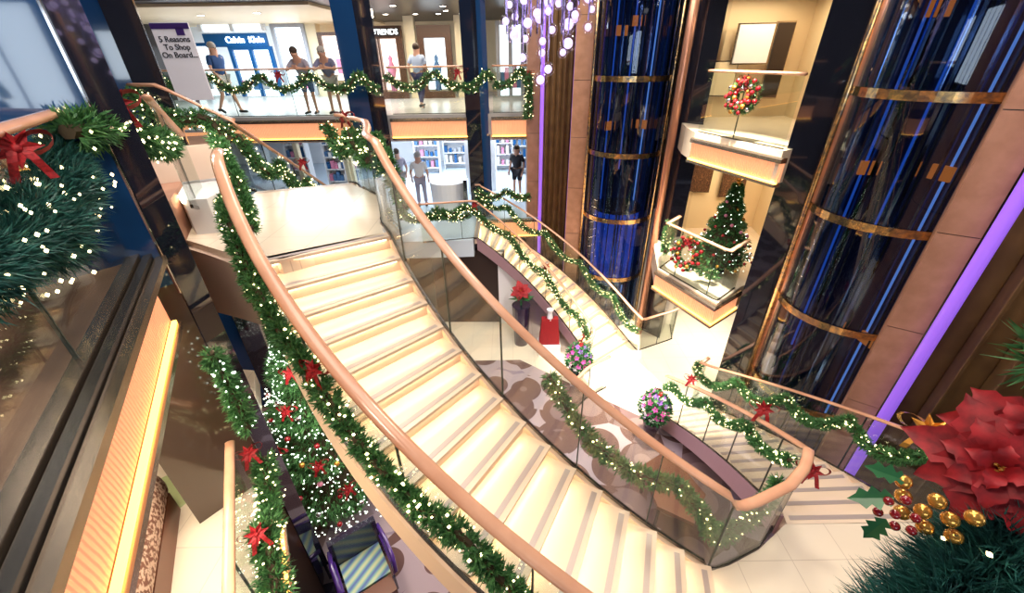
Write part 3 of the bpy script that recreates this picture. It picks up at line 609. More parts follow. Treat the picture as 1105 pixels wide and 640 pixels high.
def bow(loc,size,label,face=(0,-1,.3),group='red bows on the garlands',gold=False,tail=True):
    global BOWM
    key='g' if gold else 'r'; f=V(face).normalized(); z=V((0,0,1)); sx=z.cross(f).normalized(); up=f.cross(sx)
    th=thing('gold_bow' if gold else 'red_bow',label,'bow',loc,None); mt='goldball' if gold else 'red'; o=V(loc); mb=MB()
    for s in(-1,1):
        pts=[]
        for i in range(13):
            a=2*PI*i/12; u=(1-math.cos(a))*.5; v=math.sin(a)*.32
            pts.append(o+sx*s*u*size+up*(v*size+u*size*.25)+f*.1*size*math.sin(a))
        vs=[];w=f*size*.22+up*size*.05
        for p in pts: vs+=[p-w,p+w]
        mb.add(vs,[(2*i,2*i+1,2*i+3,2*i+2) for i in range(12)])
    part('loops',mb,mt,th,smooth=True)
    part('knot',MB().ball(o+f*size*.08,size*.17,8),mt,th,smooth=True)
    for s in(-1,1):
        mb=MB(); vs=[]
        for i in range(6):
            t=i/5; p=o+sx*s*(.15+.35*t)*size-up*t*1.1*size+f*size*(.1+.12*math.sin(t*5)); ww=sx*size*.13
            vs+=[p-ww,p+ww]
        mb.add(vs,[(2*i,2*i+1,2*i+3,2*i+2) for i in range(5)]); part('tail',mb,mt,th)
    # pointed petals make the bow read as a velvet flower
    mb=MB()
    for i in range(7):
        a=2*PI*i/7; d=sx*math.cos(a)+up*math.sin(a); e=f.cross(d)
        mb.add([o+f*size*.1,o+d*size*.32+e*size*.16+f*size*.2,o+d*size*.72+f*size*.12,o+d*size*.32-e*size*.16+f*size*.2],[(0,1,2,3)])
    part('petals',mb,mt,th); return th
# main staircase left garland
orail=[p+V((0,0,1.1)) for p in outr]
garland(drape(orail,1.75,.22,.07,ph=.55,base=.28),.09,'thick lit pine garland hanging on the left side of the grand staircase',dens=330,bulbs=34,ln=.075)
bow((-1.49,2.41,-.62),.13,'large red bow on the grand staircase garland above the tree',(-.3,-.9,.5))
# inner loop garlands (on the void side)
irail=[p+V((0,0,1.1)) for p in inr2]
nI=len(inr)
fine=resample(irail,.1)
def sub(pts,f0,f1): n=len(pts)-1; return pts[int(n*f0):int(n*f1)+1]
garland(drape(sub(fine,.0,.22),1.2,.3,-.10,ph=.1,base=.12),.09,'lit garland at the top of the inner staircase railing by the landing',dens=280,bulbs=34)
garland(drape(sub(fine,.40,.66),1.7,.35,-.14,ph=.0,base=.40),.08,'lit garland seen through the glass on the inner side of the grand staircase',dens=260,bulbs=30)
garland(drape(sub(fine,.68,.99),1.35,.22,-.10,ph=.1,base=.12),.075,'lit garland with red bows on the rail above the stair void',ln=.07,dens=280,bulbs=46)
bow(fine[int(len(fine)*.985)]+V((.1,0,-.1)),.14,'red bow at the far end of the looped railing',(-.3,-.8,.6)) if 0 else None
bow(V((3.36,4.0,-2.75)),.18,'red bow in the middle of the garland above the stair void',(-.4,-.8,.6))
bow(V((3.3,2.95,-2.62)),.16,'red bow with gold at the near turn of the looped railing',(-.4,-.8,.6))
bow(V((3.42,6.0,-4.0)),.15,'small red bow near the pink flower pot on the looped railing',(-.4,-.8,.6))
o2r=[p+V((0,0,1.1)) for p in o2]
garland(drape(resample(o2r,.1)[6:],1.3,.35,-.10,ph=.15,base=.1),.07,'lit garland along the railing under the right lift shaft',dens=240,bulbs=42)
bow((4.56,3.16,-2.22),.26,'gold ribbon bow on the end of the right wall-side railing',(-.5,-.8,.4),gold=True)
# stair 3 garlands
n3r=[p+V((0,0,1.05)) for p in n3]; garland(drape(n3r,1.5,.25,.12,ph=.2,base=.1),.09,'lit garland on the near rail of the far staircase',dens=240,bulbs=48)
f3r=[p+V((0,0,1.05)) for p in f3]; garland(drape(f3r,1.4,.35,.12,ph=.2,base=.1),.075,'lit garland on the far rail of the distant staircase',dens=200,bulbs=40)
bow((-.95,10.6,-1.98),.14,'red bow at the top of the far staircase near rail',(0,-1,.3)); bow((.95,10.15,-3.6),.16,'red bow halfway down the far staircase rail',(0,-1,.4)); bow((1.9,8.8,-4.9),.17,'red bow low on the far staircase rail beside the flower pot',(0,-1,.4))
garland(drape([V((-1.0,12.2,-1.9)),V((.6,12.1,-1.9))],.9,.25,.1,base=.1),.13,'lit garland at the back of the shop floor by the stone column',dens=220,bulbs=40)
garland(drape([V((-2.9,10.4,-1.9)),V((-1.1,10.6,-1.9))],1.0,.3,.1,base=.1),.12,'lit garland on the shop floor railing left of the far staircase',dens=220,bulbs=40)
# back deck garlands
for x0,x1,lab,ph in((-10.6,-4.3,'lit garland swagged along the upper deck railing below the leaning men',.1),(-4.3,-3.3,'short lit garland crossing in front of the left navy column',.5),(-3.3,-1.15,'lit garland swagged between the two navy columns',.05),(-1.15,-.4,'short lit garland crossing the right navy column',.4),(-.4,.55,'lit garland right of the right navy column ending at the stone column',.3)):
    yy=YB+.0 if not (-4.4<x0<-4.2 or -1.2<x0<-1.1) else 11.85
    garland(drape([V((x0,yy,1.12)),V((x1,yy,1.12))],1.35 if x1-x0>2 else max(1.0,x1-x0),.42,.06,ph=ph,base=.02),.13,lab,dens=200,bulbs=34,ln=.1)
bow((-6.1,12.45,1.05),.17,'red bow on the upper deck railing below the first leaning man',(0.3,-1,0)); bow((-1.35,12.4,1.05),.17,'red bow on the upper deck railing beside the right navy column',(0,-1,0)); bow((.55,12.2,1.0),.13,'red bow on the upper deck garland end at the stone column',(0,-1,0))
garland([V((.52,12.2,1.0)),V((.55,12.2,.4)),V((.5,12.2,-.1))],.14,'short vertical garland tail beside the narrow stone column',dens=240,bulbs=34)
# r4 / r5 garlands
garland(drape([V((-3.0,7.4,.55)),V((-2.3,6.6,.55)),V((-2.0,6.2,.5))],.9,.35,.05,base=.1),.16,'bushy lit garland at the right corner of the upper landing',dens=280,bulbs=48)
bow((-2.75,7.5,.55),.16,'red bow beside the navy column above the landing corner',(0,-1,.2)); bow((-4.2,8.6,-.4),.14,'red bow on the garland behind the upper landing',(.3,-1,.2))
r5t=[p+V((0,0,1.1)) for p in r5]
garland(drape(resample(r5t,.1)[:16],1.2,.3,.05,base=.1),.2,'bushy lit garland on the upper left stair railing',dens=300,bulbs=50)
garland(drape(resample(r5t,.1)[18:],1.3,.4,.0,base=.15),.14,'lit garland on the railing behind the upper landing',dens=240,bulbs=44)
garland([V((-3.75,5.6,.55)),V((-3.45,5.2,.35)),V((-3.15,4.8,.0)),V((-2.95,4.45,-.1)),V((-2.75,4.15,-.15))],.10,'lit garland tumbling from the railing corner to the staircase',dens=320,bulbs=50)
# left near mass
lg=[V((-2.3,1.45,.66)),V((-2.5,1.9,.60)),V((-2.78,2.32,.62)),V((-2.95,2.65,.68)),V((-3.1,3.0,.85))]
garland(lg,.31,'huge dark green tree garland with warm lights over the left gallery rail',dens=1700,bulbs=62,ln=.12,w=.005,nm='needleblue',br=.012)
garland([V((-2.95,2.95,1.0)),V((-3.1,3.5,.95)),V((-3.4,4.1,.75)),V((-3.7,4.7,.6))],.17,'lit garland running past the big pier to the short railing',dens=420,bulbs=60,ln=.1)
bow((-2.55,2.25,1.02),.15,'large red and gold ribbon bow on the huge left garland',(.75,-.65,.2)); bow((-3.1,3.6,1.12),.17,'red bow over the garland beside the pale left rail',(.6,-.8,.2))
# lower gallery rail garland
lgr=[V((-2.75,2.85,M+1.05)),V((-1.15,.1,M+1.05))]
garland(drape(lgr[::-1],1.2,.3,.12,ph=.2,base=.15),.14,'lit garland on the lower gallery rail beside the big tree',dens=320,bulbs=60)
bow((-2.62,2.75,M+1.0),.13,'upper red bow on the lower gallery rail',(.5,-.6,.6)); bow((-2.12,1.95,M+1.0),.13,'lower red bow on the lower gallery rail',(.5,-.6,.6))
garland([V((-2.75,3.0,-.9)),V((-2.75,3.05,-1.4)),V((-2.7,2.95,-1.85))],.10,'dark sparkling garland tail beside the big pier',dens=300,bulbs=40,bm='bulbw')
# trees
def tree(loc,H,R,label,bulbn,balls,n,bm='bulbw',ln=.13,seed=1,bs=.045,stand=True):
    th=thing('christmas_tree',label,'Christmas tree',loc); o=V(loc); mb=MB()
    for _ in range(n):
        t=rnd.random()**1.35; a=rnd.random()*2*PI; z=.12*H+.88*H*t; layer=.82+.18*math.sin(z*9/H*4)
        rr=R*(1-t)*layer*rnd.uniform(.55,1)+.03
        d=V((math.cos(a),math.sin(a),-.25+.3*t)); mb.sprig(o+V((math.cos(a)*rr,math.sin(a)*rr,z)),d.normalized(),ln,.008,6,.55)
    part('foliage',mb,'needle',th)
    part('inner_branches',MB().lathe(loc,[(.001,.12*H),(R*.72,.14*H),(R*.4,.5*H),(.02,.98*H)],14),'stem',th)
    part('trunk',MB().tube([o,o+V((0,0,.2*H))],.06,8),'stem',th); part('stand',MB().lathe(loc,[(.001,0),(R*.28,0),(R*.25,.06),(.001,.08)],16),'darkframe',th)
    mb=MB()
    for _ in range(bulbn):
        t=rnd.random()**1.35; a=rnd.random()*2*PI; z=.12*H+.88*H*t; rr=R*(1-t)*rnd.uniform(.85,1.08)+.04
        mb.octa(o+V((math.cos(a)*rr,math.sin(a)*rr,z)),.012 if H>3 else .011)
    part('fairy_lights',mb,bm,th,kind='stuff')
    base={}
    for k in range(balls):
        t=(k+.5)/balls; t=1-math.sqrt(1-t*.97); a=k*2.399; z=.14*H+.84*H*t; rr=R*(1-t)*1.0+.03
        mt=('redshine','redshine','goldball','silverball','merchpink')[k%5]
        p=o+V((math.cos(a)*rr,math.sin(a)*rr,z))
        if mt not in base: base[mt]=part('bauble',MB().ball((0,0,0),bs,12),mt,th,smooth=True,origin=V((0,0,0))); base[mt].location=p-o
        else:
            c=base[mt].copy(); COL.objects.link(c); c.parent=th; c.location=p-o
    top=o+V((0,0,H)); part('tree_topper',MB().ball(top,.05,10).octa(top+V((0,0,.09)),.08),'goldball',th)
    return th
tree((-3.32,4.98,A),4.4,1.22,'big Christmas tree with many cool lights in the stairwell beneath the landing',1900,95,9500)
for k,(a,t) in enumerate(((-1.2,.35),(-.6,.55),(-1.6,.6),(-.9,.2),(-1.9,.42),(-1.3,.75),(-.3,.3))):
    z=A+4.4*(.14+.84*t); rr=1.2*(1-t)+.08
    bow((-3.32+math.cos(a)*rr,4.98+math.sin(a)*rr,z),.15,'%s on the big stairwell Christmas tree'%('lower right red flower','upper right red flower','upper left red flower','lowest red flower','left red flower','topmost red flower','rightmost red flower')[k].replace('flower','velvet bow'),(math.cos(a),math.sin(a),.5))
tree((4.72,8.5,M),2.0,.66,'decorated Christmas tree with red baubles on the lower balcony',170,60,2600,bs=.035,ln=.09)
# wreaths
def wreath(c,r,nrm,label):
    n=V(nrm).normalized(); sx=V((0,0,1)).cross(n).normalized(); up=n.cross(sx); o=V(c); th=thing('wreath',label,'wreath',c); mb=MB()
    for k in range(420):
        a=rnd.random()*2*PI; d=sx*math.cos(a)+up*math.sin(a); w=rnd.random()*2*PI; e=d*math.cos(w)+n*math.sin(w)
        mb.sprig(o+d*r+e*.05,e,.08,.008,5)
    part('foliage',mb,'needle',th); part('hoop',MB().tube([o+(sx*math.cos(2*PI*i/24)+up*math.sin(2*PI*i/24))*r for i in range(25)],.03,6),'stem',th)
    for k in range(34):
        a=2*PI*k/34*1.0+.1; d=sx*math.cos(a)+up*math.sin(a); w=(k%3-1)*.9; e=d*math.sin(w)+n*math.cos(w)
        part('bauble',MB().ball(o+d*r+e*.10,.042,10),('redshine','redshine','redshine','goldball','silverball')[k%5],th,smooth=True)
    return th
wreath((4.13,8.02,.72),.20,(-.8,-.5,.2),'red bauble wreath hanging on the upper balcony railing'); bow((4.05,7.95,1.0),.10,'pale red bow on top of the upper balcony wreath',(-.7,-.6,.1))
wreath((3.72,7.95,M+.68),.27,(-.8,-.5,.2),'red bauble wreath hanging on the lower balcony railing'); bow((3.66,7.9,M+.98),.14,'red bow on top of the lower balcony wreath',(-.7,-.6,.1))
garland([V((3.75,9.2,M+.95)),V((3.6,8.9,M+.5)),V((3.5,8.6,M+.45))],.12,'lit garland at the left corner of the lower balcony',dens=240,bulbs=40)
garland([V((4.05,8.0,M+.3)),V((4.25,7.8,M+.25)),V((4.4,7.85,M+.2))],.10,'lit greenery on the floor beside the lower wreath',dens=240,bulbs=40)
# flower pots
def flowers(loc,h,label,seed):
    th=thing('flower_pot',label,'flower arrangement',loc); o=V(loc)
    part('pot',MB().lathe(loc,[(.001,0),(.13,0),(.19,.3*h),(.17,.42*h),(.14,.42*h),(.001,.40*h)],20),'darkframe',th,smooth=True)
    mb=MB()
    for _ in range(260):
        a=rnd.random()*2*PI; t=rnd.random(); rr=.27*math.sin(PI*(.2+.75*t)); p=o+V((math.cos(a)*rr,math.sin(a)*rr,h*(.38+.58*t))); mb.sprig(p*.5+p*.5,V((math.cos(a),math.sin(a),.3)).normalized(),.12,.02,3,.5)
    part('leaves',mb,'leaf',th); part('leaf_core',MB().ball(o+V((0,0,h*.62)),.2,12,1.3),'needle',th)
    for k in range(46):
        a=k*2.399; t=(k+.5)/46; rr=.30*math.sin(PI*(.16+.80*t)); p=o+V((math.cos(a)*rr,math.sin(a)*rr,h*(.42+.6*t))); d=V((math.cos(a),math.sin(a),.5)).normalized(); e1=d.cross(V((0,0,1))).normalized(); e2=d.cross(e1)
        mb=MB()
        for q in range(5):
            w=2*PI*q/5; u=e1*math.cos(w)+e2*math.sin(w); v=d.cross(u)
            mb.add([p,p+u*.04+v*.025+d*.015,p+u*.07+d*.01,p+u*.04-v*.025+d*.015],[(0,1,2,3)])
        part('bloom',mb,'red' if k>43 else ('pink','violet','whitefl','pink','violet')[k%5],th)
    return th
flowers((3.0,6.35,A),1.25,'pink and purple flower pot beside the stair void',1); flowers((1.62,8.0,A),1.3,'white and violet flower pot at the foot of the far staircase',2)
# poinsettia plant + gift bag
def poinsettia(o,size,nrm,label,mt='red',n=(7,6),leaf=True,cat='flower',loc=None):
    o=V(o); f=V(nrm).normalized(); sx=V((0,0,1)).cross(f).normalized(); up=f.cross(sx); th=thing('poinsettia',label,cat,o)
    for ring,(cnt,ln,lift) in enumerate(((n[0],1,.05),(n[1],.65,.25),(4,.38,.4))):
        for k in range(cnt):
            a=2*PI*(k+.5*ring)/cnt+rnd.uniform(-.15,.15); d=(sx*math.cos(a)+up*math.sin(a)); e=f.cross(d); L_=size*ln*rnd.uniform(.85,1.1); mb=MB(); vs=[]; m=9
            for i in range(m+1):
                t=i/m; w=size*ln*.30*math.sin(PI*min(1,t*1.02)**.8)*(1+.22*math.sin(t*31+k)) ; h=f*size*(lift*math.sin(t*1.9)-.18*t*t)
                c=o+d*L_*t+h; vs+=[c-e*w-f*.03*size*0+f*w*.25,c-f*size*.015,c+e*w+f*w*.25]
            mb.add(vs,[q for i in range(m) for q in((3*i,3*i+1,3*i+4,3*i+3),(3*i+1,3*i+2,3*i+5,3*i+4))])
            part('petal',mb,mt,th,smooth=True)
    mb=MB()
    for k in range(9): a=k*2.4; rr=size*.02*math.sqrt(k+.5); mb.ball(o+sx*math.cos(a)*rr*2+up*math.sin(a)*rr*2+f*size*.08,size*.035,6)
    part('flower_centre',mb,'goldball',th); return th
t=thing('gift_bag','red gift bag with white paper standing under the far staircase','gift bag',(1.05,9.6,A))
gb=(1.02,9.35)
part('bag',MB().add([(gb[0]-.28,gb[1]-.14,A+.35),(gb[0]+.28,gb[1]-.14,A+.35),(gb[0]+.28,gb[1]+.14,A+.35),(gb[0]-.28,gb[1]+.14,A+.35),(gb[0]-.22,gb[1]-.08,A+1.15),(gb[0]+.22,gb[1]-.08,A+1.15),(gb[0]+.22,gb[1]+.08,A+1.15),(gb[0]-.22,gb[1]+.08,A+1.15)],[(0,3,2,1),(4,5,6,7),(0,1,5,4),(1,2,6,5),(2,3,7,6),(3,0,4,7)]),'red',t)
part('tissue',MB().lathe((gb[0],gb[1],A+1.1),[(.001,0),(.09,0),(.06,.2),(.10,.32),(.001,.25)],9),'white',t); part('plinth',MB().box((gb[0],gb[1],A+.17),(.6,.45,.34)),'white',t)
part('handle',MB().tube([(gb[0]-.1,gb[1],A+1.15),(gb[0]-.07,gb[1],A+1.32),(gb[0]+.07,gb[1],A+1.32),(gb[0]+.1,gb[1],A+1.15)],.01,6),'darkframe',t)
pl=poinsettia((.25,9.8,A+1.75),.32,(0,-.7,.7),'red poinsettia plant seen through the staircase glass near the gift bag')
part('planter',MB().lathe((.25,9.8,A),[(.001,0),(.2,0),(.26,1.3),(.001,1.3)],16),'darkframe',pl); part('stalk',MB().tube([(.25,9.8,A+1.3),(.25,9.8,A+1.75)],.03,6),'leaf',pl)
mb=MB(); [mb.sprig(V((.25,9.8,A+1.5)),V((math.cos(a),math.sin(a),.4)),.35,.05,3,.3) for a in [k*.7 for k in range(9)]]; part('leaves',mb,'leaf',pl)
# under-stair structures below stair 3 : doorway
struct('wall_left',MB().wall([V((-2.3,12.4,A)),V((-2.3,11.0,A)),V((-.2,10.95,A))],[V((-2.3,12.4,M-.5)),V((-2.3,11.0,M-.5)),V((-.2,10.95,M-.5))],.1),'darkwall')
struct('door_1',MB().box((-.1,10.85,A+1.0),(.6,.06,2.0)),'white')
# floor patterned green whorl + dark table in the void
t=thing('side_table','dark red wooden table in the stair void','table',(3.0,4.6,A))
tp=[(2.35,5.0),(2.95,5.35),(3.3,4.4),(2.9,3.9),(2.4,4.2)]
part('table_top',MB().prism(tp,A+.62,A+.70),'darkwood',t)
for p in tp[::2]+[tp[1]]: part('leg',MB().tube([(2.85+(p[0]-2.85)*.85,4.6+(p[1]-4.6)*.85,A),(2.85+(p[0]-2.85)*.85,4.6+(p[1]-4.6)*.85,A+.62)],.03,8),'darkframe',t)
# armchair
t=thing('armchair','armchair with striped seat and violet frame below the big tree','chair',(-2.42,3.5,A)); 
c=V((-2.34,3.40,A)); rz=math.radians(35); ux=V((math.cos(rz),math.sin(rz),0)); uy=V((-ux.y,ux.x,0))
def q(u,v,z): p=c+ux*u+uy*v; return (p.x,p.y,A+z)
part('seat',MB().box(q(0,0,.42),(.62,.55,.14),rz),'stripe',t); part('backrest',MB().box(q(0,.33,.72),(.72,.10,.62),rz),'darkframe',t)
for s in(-1,1):
    part('armrest',MB().tube([q(s*.37,.33,.85),q(s*.40,.1,.78),q(s*.40,-.2,.70),q(s*.37,-.36,.55)],.035,8),'violetframe',t,smooth=True)
    part('side_panel',MB().box(q(s*.36,-.0,.5),(.04,.5,.36),rz),'violetframe',t)
    for w in(-.3,.3): part('leg',MB().tube([q(s*.33,w,0),q(s*.33,w,.36)],.025,8),'darkframe',t)
part('front_cushion',MB().box(q(0,-.42,.40),(.6,.26,.12),rz),'darkwood',t)
solo('floor_mat',MB().prism([(-3.5,2.4),(-2.3,1.2),(-1.7,2.4),(-2.9,3.45)],A,A+.015),'darkframe','dark navy mat on the lowest floor below the lower gallery','mat')
# ------------------------------------------------------------------ chandelier
th=thing('chandelier','cascade of clear bubble glass balls on fine wires hanging from above','chandelier',(.45,5.0,4.5))
part('ceiling_plate',MB().lathe((.45,5.0,4.4),[(.001,0),(.6,0),(.6,.08),(.001,.08)],30),'chrome',th)
balls=[(.34,4.98,1.17,.075),(.42,4.98,1.27,.07),(.36,5.1,1.42,.06),(.62,5.0,1.50,.085),(.56,4.9,1.42,.055),(.62,5.05,1.67,.09),(.35,4.9,1.52,.06),(.15,5.0,1.38,.065),(.18,5.1,1.55,.06),(.2,4.95,1.68,.075),(-.02,5.0,1.70,.06),(0.02,5.05,1.84,.055),(.45,5.0,1.62,.06),(.32,4.95,1.72,.08),(.8,5.0,1.88,.07),(.92,5.05,1.95,.10),(1.02,5.1,2.12,.07),(.52,5.1,1.85,.06),(.75,5.0,2.1,.07),(.10,5.1,1.95,.06)]
for k in range(58): a=rnd.random()*2*PI; r=.55*math.sqrt(rnd.random()); balls.append((.45+r*math.cos(a),5+r*.7*math.sin(a),rnd.uniform(1.55,2.5),rnd.uniform(.045,.085)))
for k,(x,y,z,r) in enumerate(balls):
    b=part('glass_ball',MB().ball((x,y,z),r,16),'crystal',th,smooth=True); part('glow_core',MB().ball((x,y,z),r*.6,10),'crystalcore',b); 
    part('wire',MB().tube([(x,y,z+r),(x,y,4.4)],.007,4),'wire',th)
mb=MB()
for k in range(22):
    a=rnd.random()*2*PI; r=.45*math.sqrt(rnd.random()); x,y=.42+r*math.cos(a),5+r*math.sin(a)*.6; part('wire',MB().tube([(x,y,rnd.uniform(1.55,2.1)),(x,y,4.4)],.010,4),'wire',th)
# ------------------------------------------------------------------ people
def skin_mesh(name,verts,edges,radii,mt,par,sub=1):
    me=bpy.data.meshes.new(name); me.from_pydata([tuple(v) for v in verts],edges,[]); me.materials.append(m_[mt] if isinstance(mt,str) else mt)
    o=bpy.data.objects.new(name,me); COL.objects.link(o)
    sk=o.modifiers.new('skin','SKIN'); sk.use_smooth_shade=True
    for i,r in enumerate(radii): d=me.skin_vertices[0].data[i]; d.radius=(r,r) if not isinstance(r,tuple) else r; d.use_root=(i==0)
    s=o.modifiers.new('sub','SUBSURF'); s.levels=sub; s.render_levels=sub
    dg=bpy.context.evaluated_depsgraph_get(); m2=bpy.data.meshes.new_from_object(o.evaluated_get(dg)); COL.objects.unlink(o); bpy.data.objects.remove(o)
    m2.materials.clear(); m2.materials.append(m_[mt] if isinstance(mt,str) else mt)
    for p in m2.polygons:p.use_smooth=True
    o=bpy.data.objects.new(name,m2); link(o,par); ORG[o.name]=V((0,0,0)); return o
def person(label,loc,rz,shirt,legs,pose='stand',hair='hair',long=False,bag=None,h=1.0,longhair=False):
    th=thing('person',label,'person',(0,0,0)); z=V
    lean=.0; J={}
    J['pel']=z((0,0,.93)); J['waist']=z((0,.0,1.08)); J['chest']=z((0,.02,1.30)); J['neck']=z((0,.02,1.47)); J['head']=z((0,.045,1.56)); J['crown']=z((0,.05,1.655))
    for s,n in((-1,'L'),(1,'R')):
        J['sh'+n]=z((s*.19,.02,1.40)); J['hip'+n]=z((s*.10,0,.88))
        J['kn'+n]=z((s*.11,.02,.48)); J['an'+n]=z((s*.12,0,.08)); J['toe'+n]=z((s*.14,.17,.035))
        J['el'+n]=z((s*.27,-.02,1.12)); J['wr'+n]=z((s*.26,.10,.88))
    if pose=='lean':
        for k_ in('waist','chest','neck','head','crown'): J[k_]+=z((0,{'waist':.05,'chest':.16,'neck':.26,'head':.32,'crown':.34}[k_],{'waist':0,'chest':-.02,'neck':-.05,'head':-.06,'crown':-.07}[k_]))
        for s,n in((-1,'L'),(1,'R')): J['sh'+n]=z((s*.19,.2,1.33)); J['el'+n]=z((s*.30,.42,1.13)); J['wr'+n]=z((s*.08,.50,1.20))
    if pose=='walk':
        J['knL']=z((-.10,.14,.50)); J['anL']=z((-.11,.26,.09)); J['toeL']=z((-.12,.42,.06)); J['knR']=z((.10,-.02,.48)); J['anR']=z((.11,-.28,.13)); J['toeR']=z((.12,-.14,.04))
        J['elL']=z((-.26,-.12,1.14)); J['wrL']=z((-.25,-.05,.90)); J['elR']=z((.26,.06,1.12)); J['wrR']=z((.24,.22,.95))
    names=list(J); idx={n:i for i,n in enumerate(names)}; vs=[J[n] for n in names]
    R={'pel':.13,'waist':.125,'chest':.145,'neck':.07,'head':.112,'crown':.098}
    for n in'LR': R.update({'sh'+n:.065,'hip'+n:.088,'kn'+n:.055,'an'+n:.036,'toe'+n:.032,'el'+n:.042,'wr'+n:.026})
    E=[('pel','waist'),('waist','chest'),('chest','neck'),('neck','head'),('head','crown')]
    for n in'LR': E+=[('chest','sh'+n),('sh'+n,'el'+n),('el'+n,'wr'+n),('pel','hip'+n),('hip'+n,'kn'+n),('kn'+n,'an'+n),('an'+n,'toe'+n)]
    ed=[(idx[a],idx[b]) for a,b in E]; rr=[R[n] for n in names]
    for n,s in(('L',-1),('R',1)):   # palm, fingers, thumb
        w=J['wr'+n]; d=(w-J['el'+n]).normalized(); sd=V((s,0,0)) if abs(d.z)>.5 else V((0,0,1)); sd=(sd-d*sd.dot(d)).normalized(); pn=d.cross(sd)
        pm=len(vs); vs.append(w+d*.07); rr.append(.03); ed.append((idx['wr'+n],pm))
        for f_ in range(4):
            a=len(vs); b=w+d*.09+sd*(.024-.016*f_); vs+= [b,b+d*(.035,.045,.04,.03)[f_]+pn*.01,b+d*(.06,.075,.068,.05)[f_]+pn*.03]; rr+=[.009,.008,.007]; ed+=[(pm,a),(a,a+1),(a+1,a+2)]
        a=len(vs); vs+=[w+d*.04+sd*.035,w+d*.08+sd*.05]; rr+=[.011,.008]; ed+=[(pm,a),(a,a+1)]
    body=skin_mesh('body',vs,ed,rr,'skin',th)
    def cloth(nm,ns,es,k,mt):
        ii={n:i for i,n in enumerate(ns)}; skin_mesh(nm,[Jx[n] for n in ns],[(ii[a],ii[b]) for a,b in es],[R_[n]*k for n in ns],mt,th)
    Jx=dict(J); R_=dict(R)
    for n in'LR':
        Jx['mid'+n]=lerp(J['sh'+n],J['el'+n],.75); R_['mid'+n]=.058; Jx['thi'+n]=lerp(J['hip'+n],J['kn'+n],.85); R_['thi'+n]=.078; Jx['hem'+n]=lerp(J['kn'+n],J['an'+n],.9); R_['hem'+n]=.055
        R_['kn'+n]=.06
    Jx['col']=lerp(J['chest'],J['neck'],.75); R_['col']=.075
    cloth('shirt',['pel','waist','chest','col','shL','midL','shR','midR'],[('pel','waist'),('waist','chest'),('chest','col'),('chest','shL'),('shL','midL'),('chest','shR'),('shR','midR')],1.18,shirt)
    if long: cloth('trousers',['pel','hipL','knL','hemL','hipR','knR','hemR'],[('pel','hipL'),('hipL','knL'),('knL','hemL'),('pel','hipR'),('hipR','knR'),('knR','hemR')],1.16,legs)
    else: cloth('shorts',['pel','hipL','thiL','hipR','thiR'],[('pel','hipL'),('hipL','thiL'),('pel','hipR'),('hipR','thiR')],1.18,legs)
    for n in'LR':
        a,b=J['an'+n],J['toe'+n]; part('shoe',MB().tube([V((a.x,a.y-.05,a.z-.03)),V((a.x,a.y+.06,a.z-.03)),V((b.x,b.y+.04,b.z))],.045,8,.032),'shoeblk',th,smooth=True)
    hc=J['crown']; mb=MB().ball(hc+V((0,-.022,.012)),.105,12,1.0)
    if longhair: mb.ball(hc+V((0,-.07,-.12)),.085,10,1.4)
    part('hair',mb,hair,th,smooth=True)
    hd=lerp(J['head'],J['crown'],.4); part('nose',MB().ball(hd+V((0,.105,0)),.017,6),'skin',th); 
    for s in(-1,1): part('ear',MB().ball(hd+V((s*.092,0,0)),.022,6),'skin',th); part('eye',MB().ball(hd+V((s*.034,.086,.028)),.011,6),'hair',th)
    part('mouth',MB().ball(hd+V((0,.088,-.045)),.014,6,.4),'red',th)
    if bag: part('bag',MB().box(J['wrR']+V((.0,.0,-.2)),(.22,.1,.26)),bag,th)
    th.location=loc; th.rotation_euler=(0,0,rz); th.scale=(h,h,h); ORG[th.name]=V(loc); return th
m_['navyshirt']=mat('navy_shirt',(.02,.07,.22),.7); m_['greyshirt']=mat('grey_shirt',(.36,.33,.40),.7); m_['slate']=mat('slate_blue_shirt',(.20,.20,.32),.7)
m_['denim']=mat('blue_denim',(.10,.16,.32),.8); m_['khaki']=mat('pale_shorts',(.45,.42,.40),.8); m_['lightshirt']=mat('pale_blue_shirt',(.50,.60,.80),.7); m_['whitesh']=mat('white_shirt',(.85,.83,.80),.7); m_['navytr']=mat('navy_trousers',(.03,.03,.10),.7); m_['blackdress']=mat('black_dress',(.015,.012,.02),.7)
person('person in navy shirt and pale shorts walking left behind the railing',(-8.35,13.6,0),math.radians(-110),'navyshirt','khaki','walk','greyhair',h=1.05)
person('person in grey polo leaning forearms on the upper deck railing',(-5.75,13.25,0),PI,'greyshirt','denim','lean','hair',bag=None)
person('person in slate shirt leaning on the railing next to the navy column',(-5.05,13.25,0),PI+.1,'slate','khaki','lean','greyhair')
person('person in pale blue shirt and navy trousers walking between the navy columns',(-2.75,14.3,0),math.radians(-15),'lightshirt','navytr','walk','hair',long=True)
person('person in white shirt seen from behind on the shop floor',(-2.95,13.6,M),.1,'whitesh','greyshirt','stand','greyhair',long=True)
person('person in pale top standing left of the white-shirted one on the shop floor',(-3.75,14.2,M),.5,'greyshirt','khaki','stand','hair')
person('person in black dress standing right of the navy column on the shop floor',(.25,14.6,M),2.6,'blackdress','blackdress','stand','hair',longhair=True)
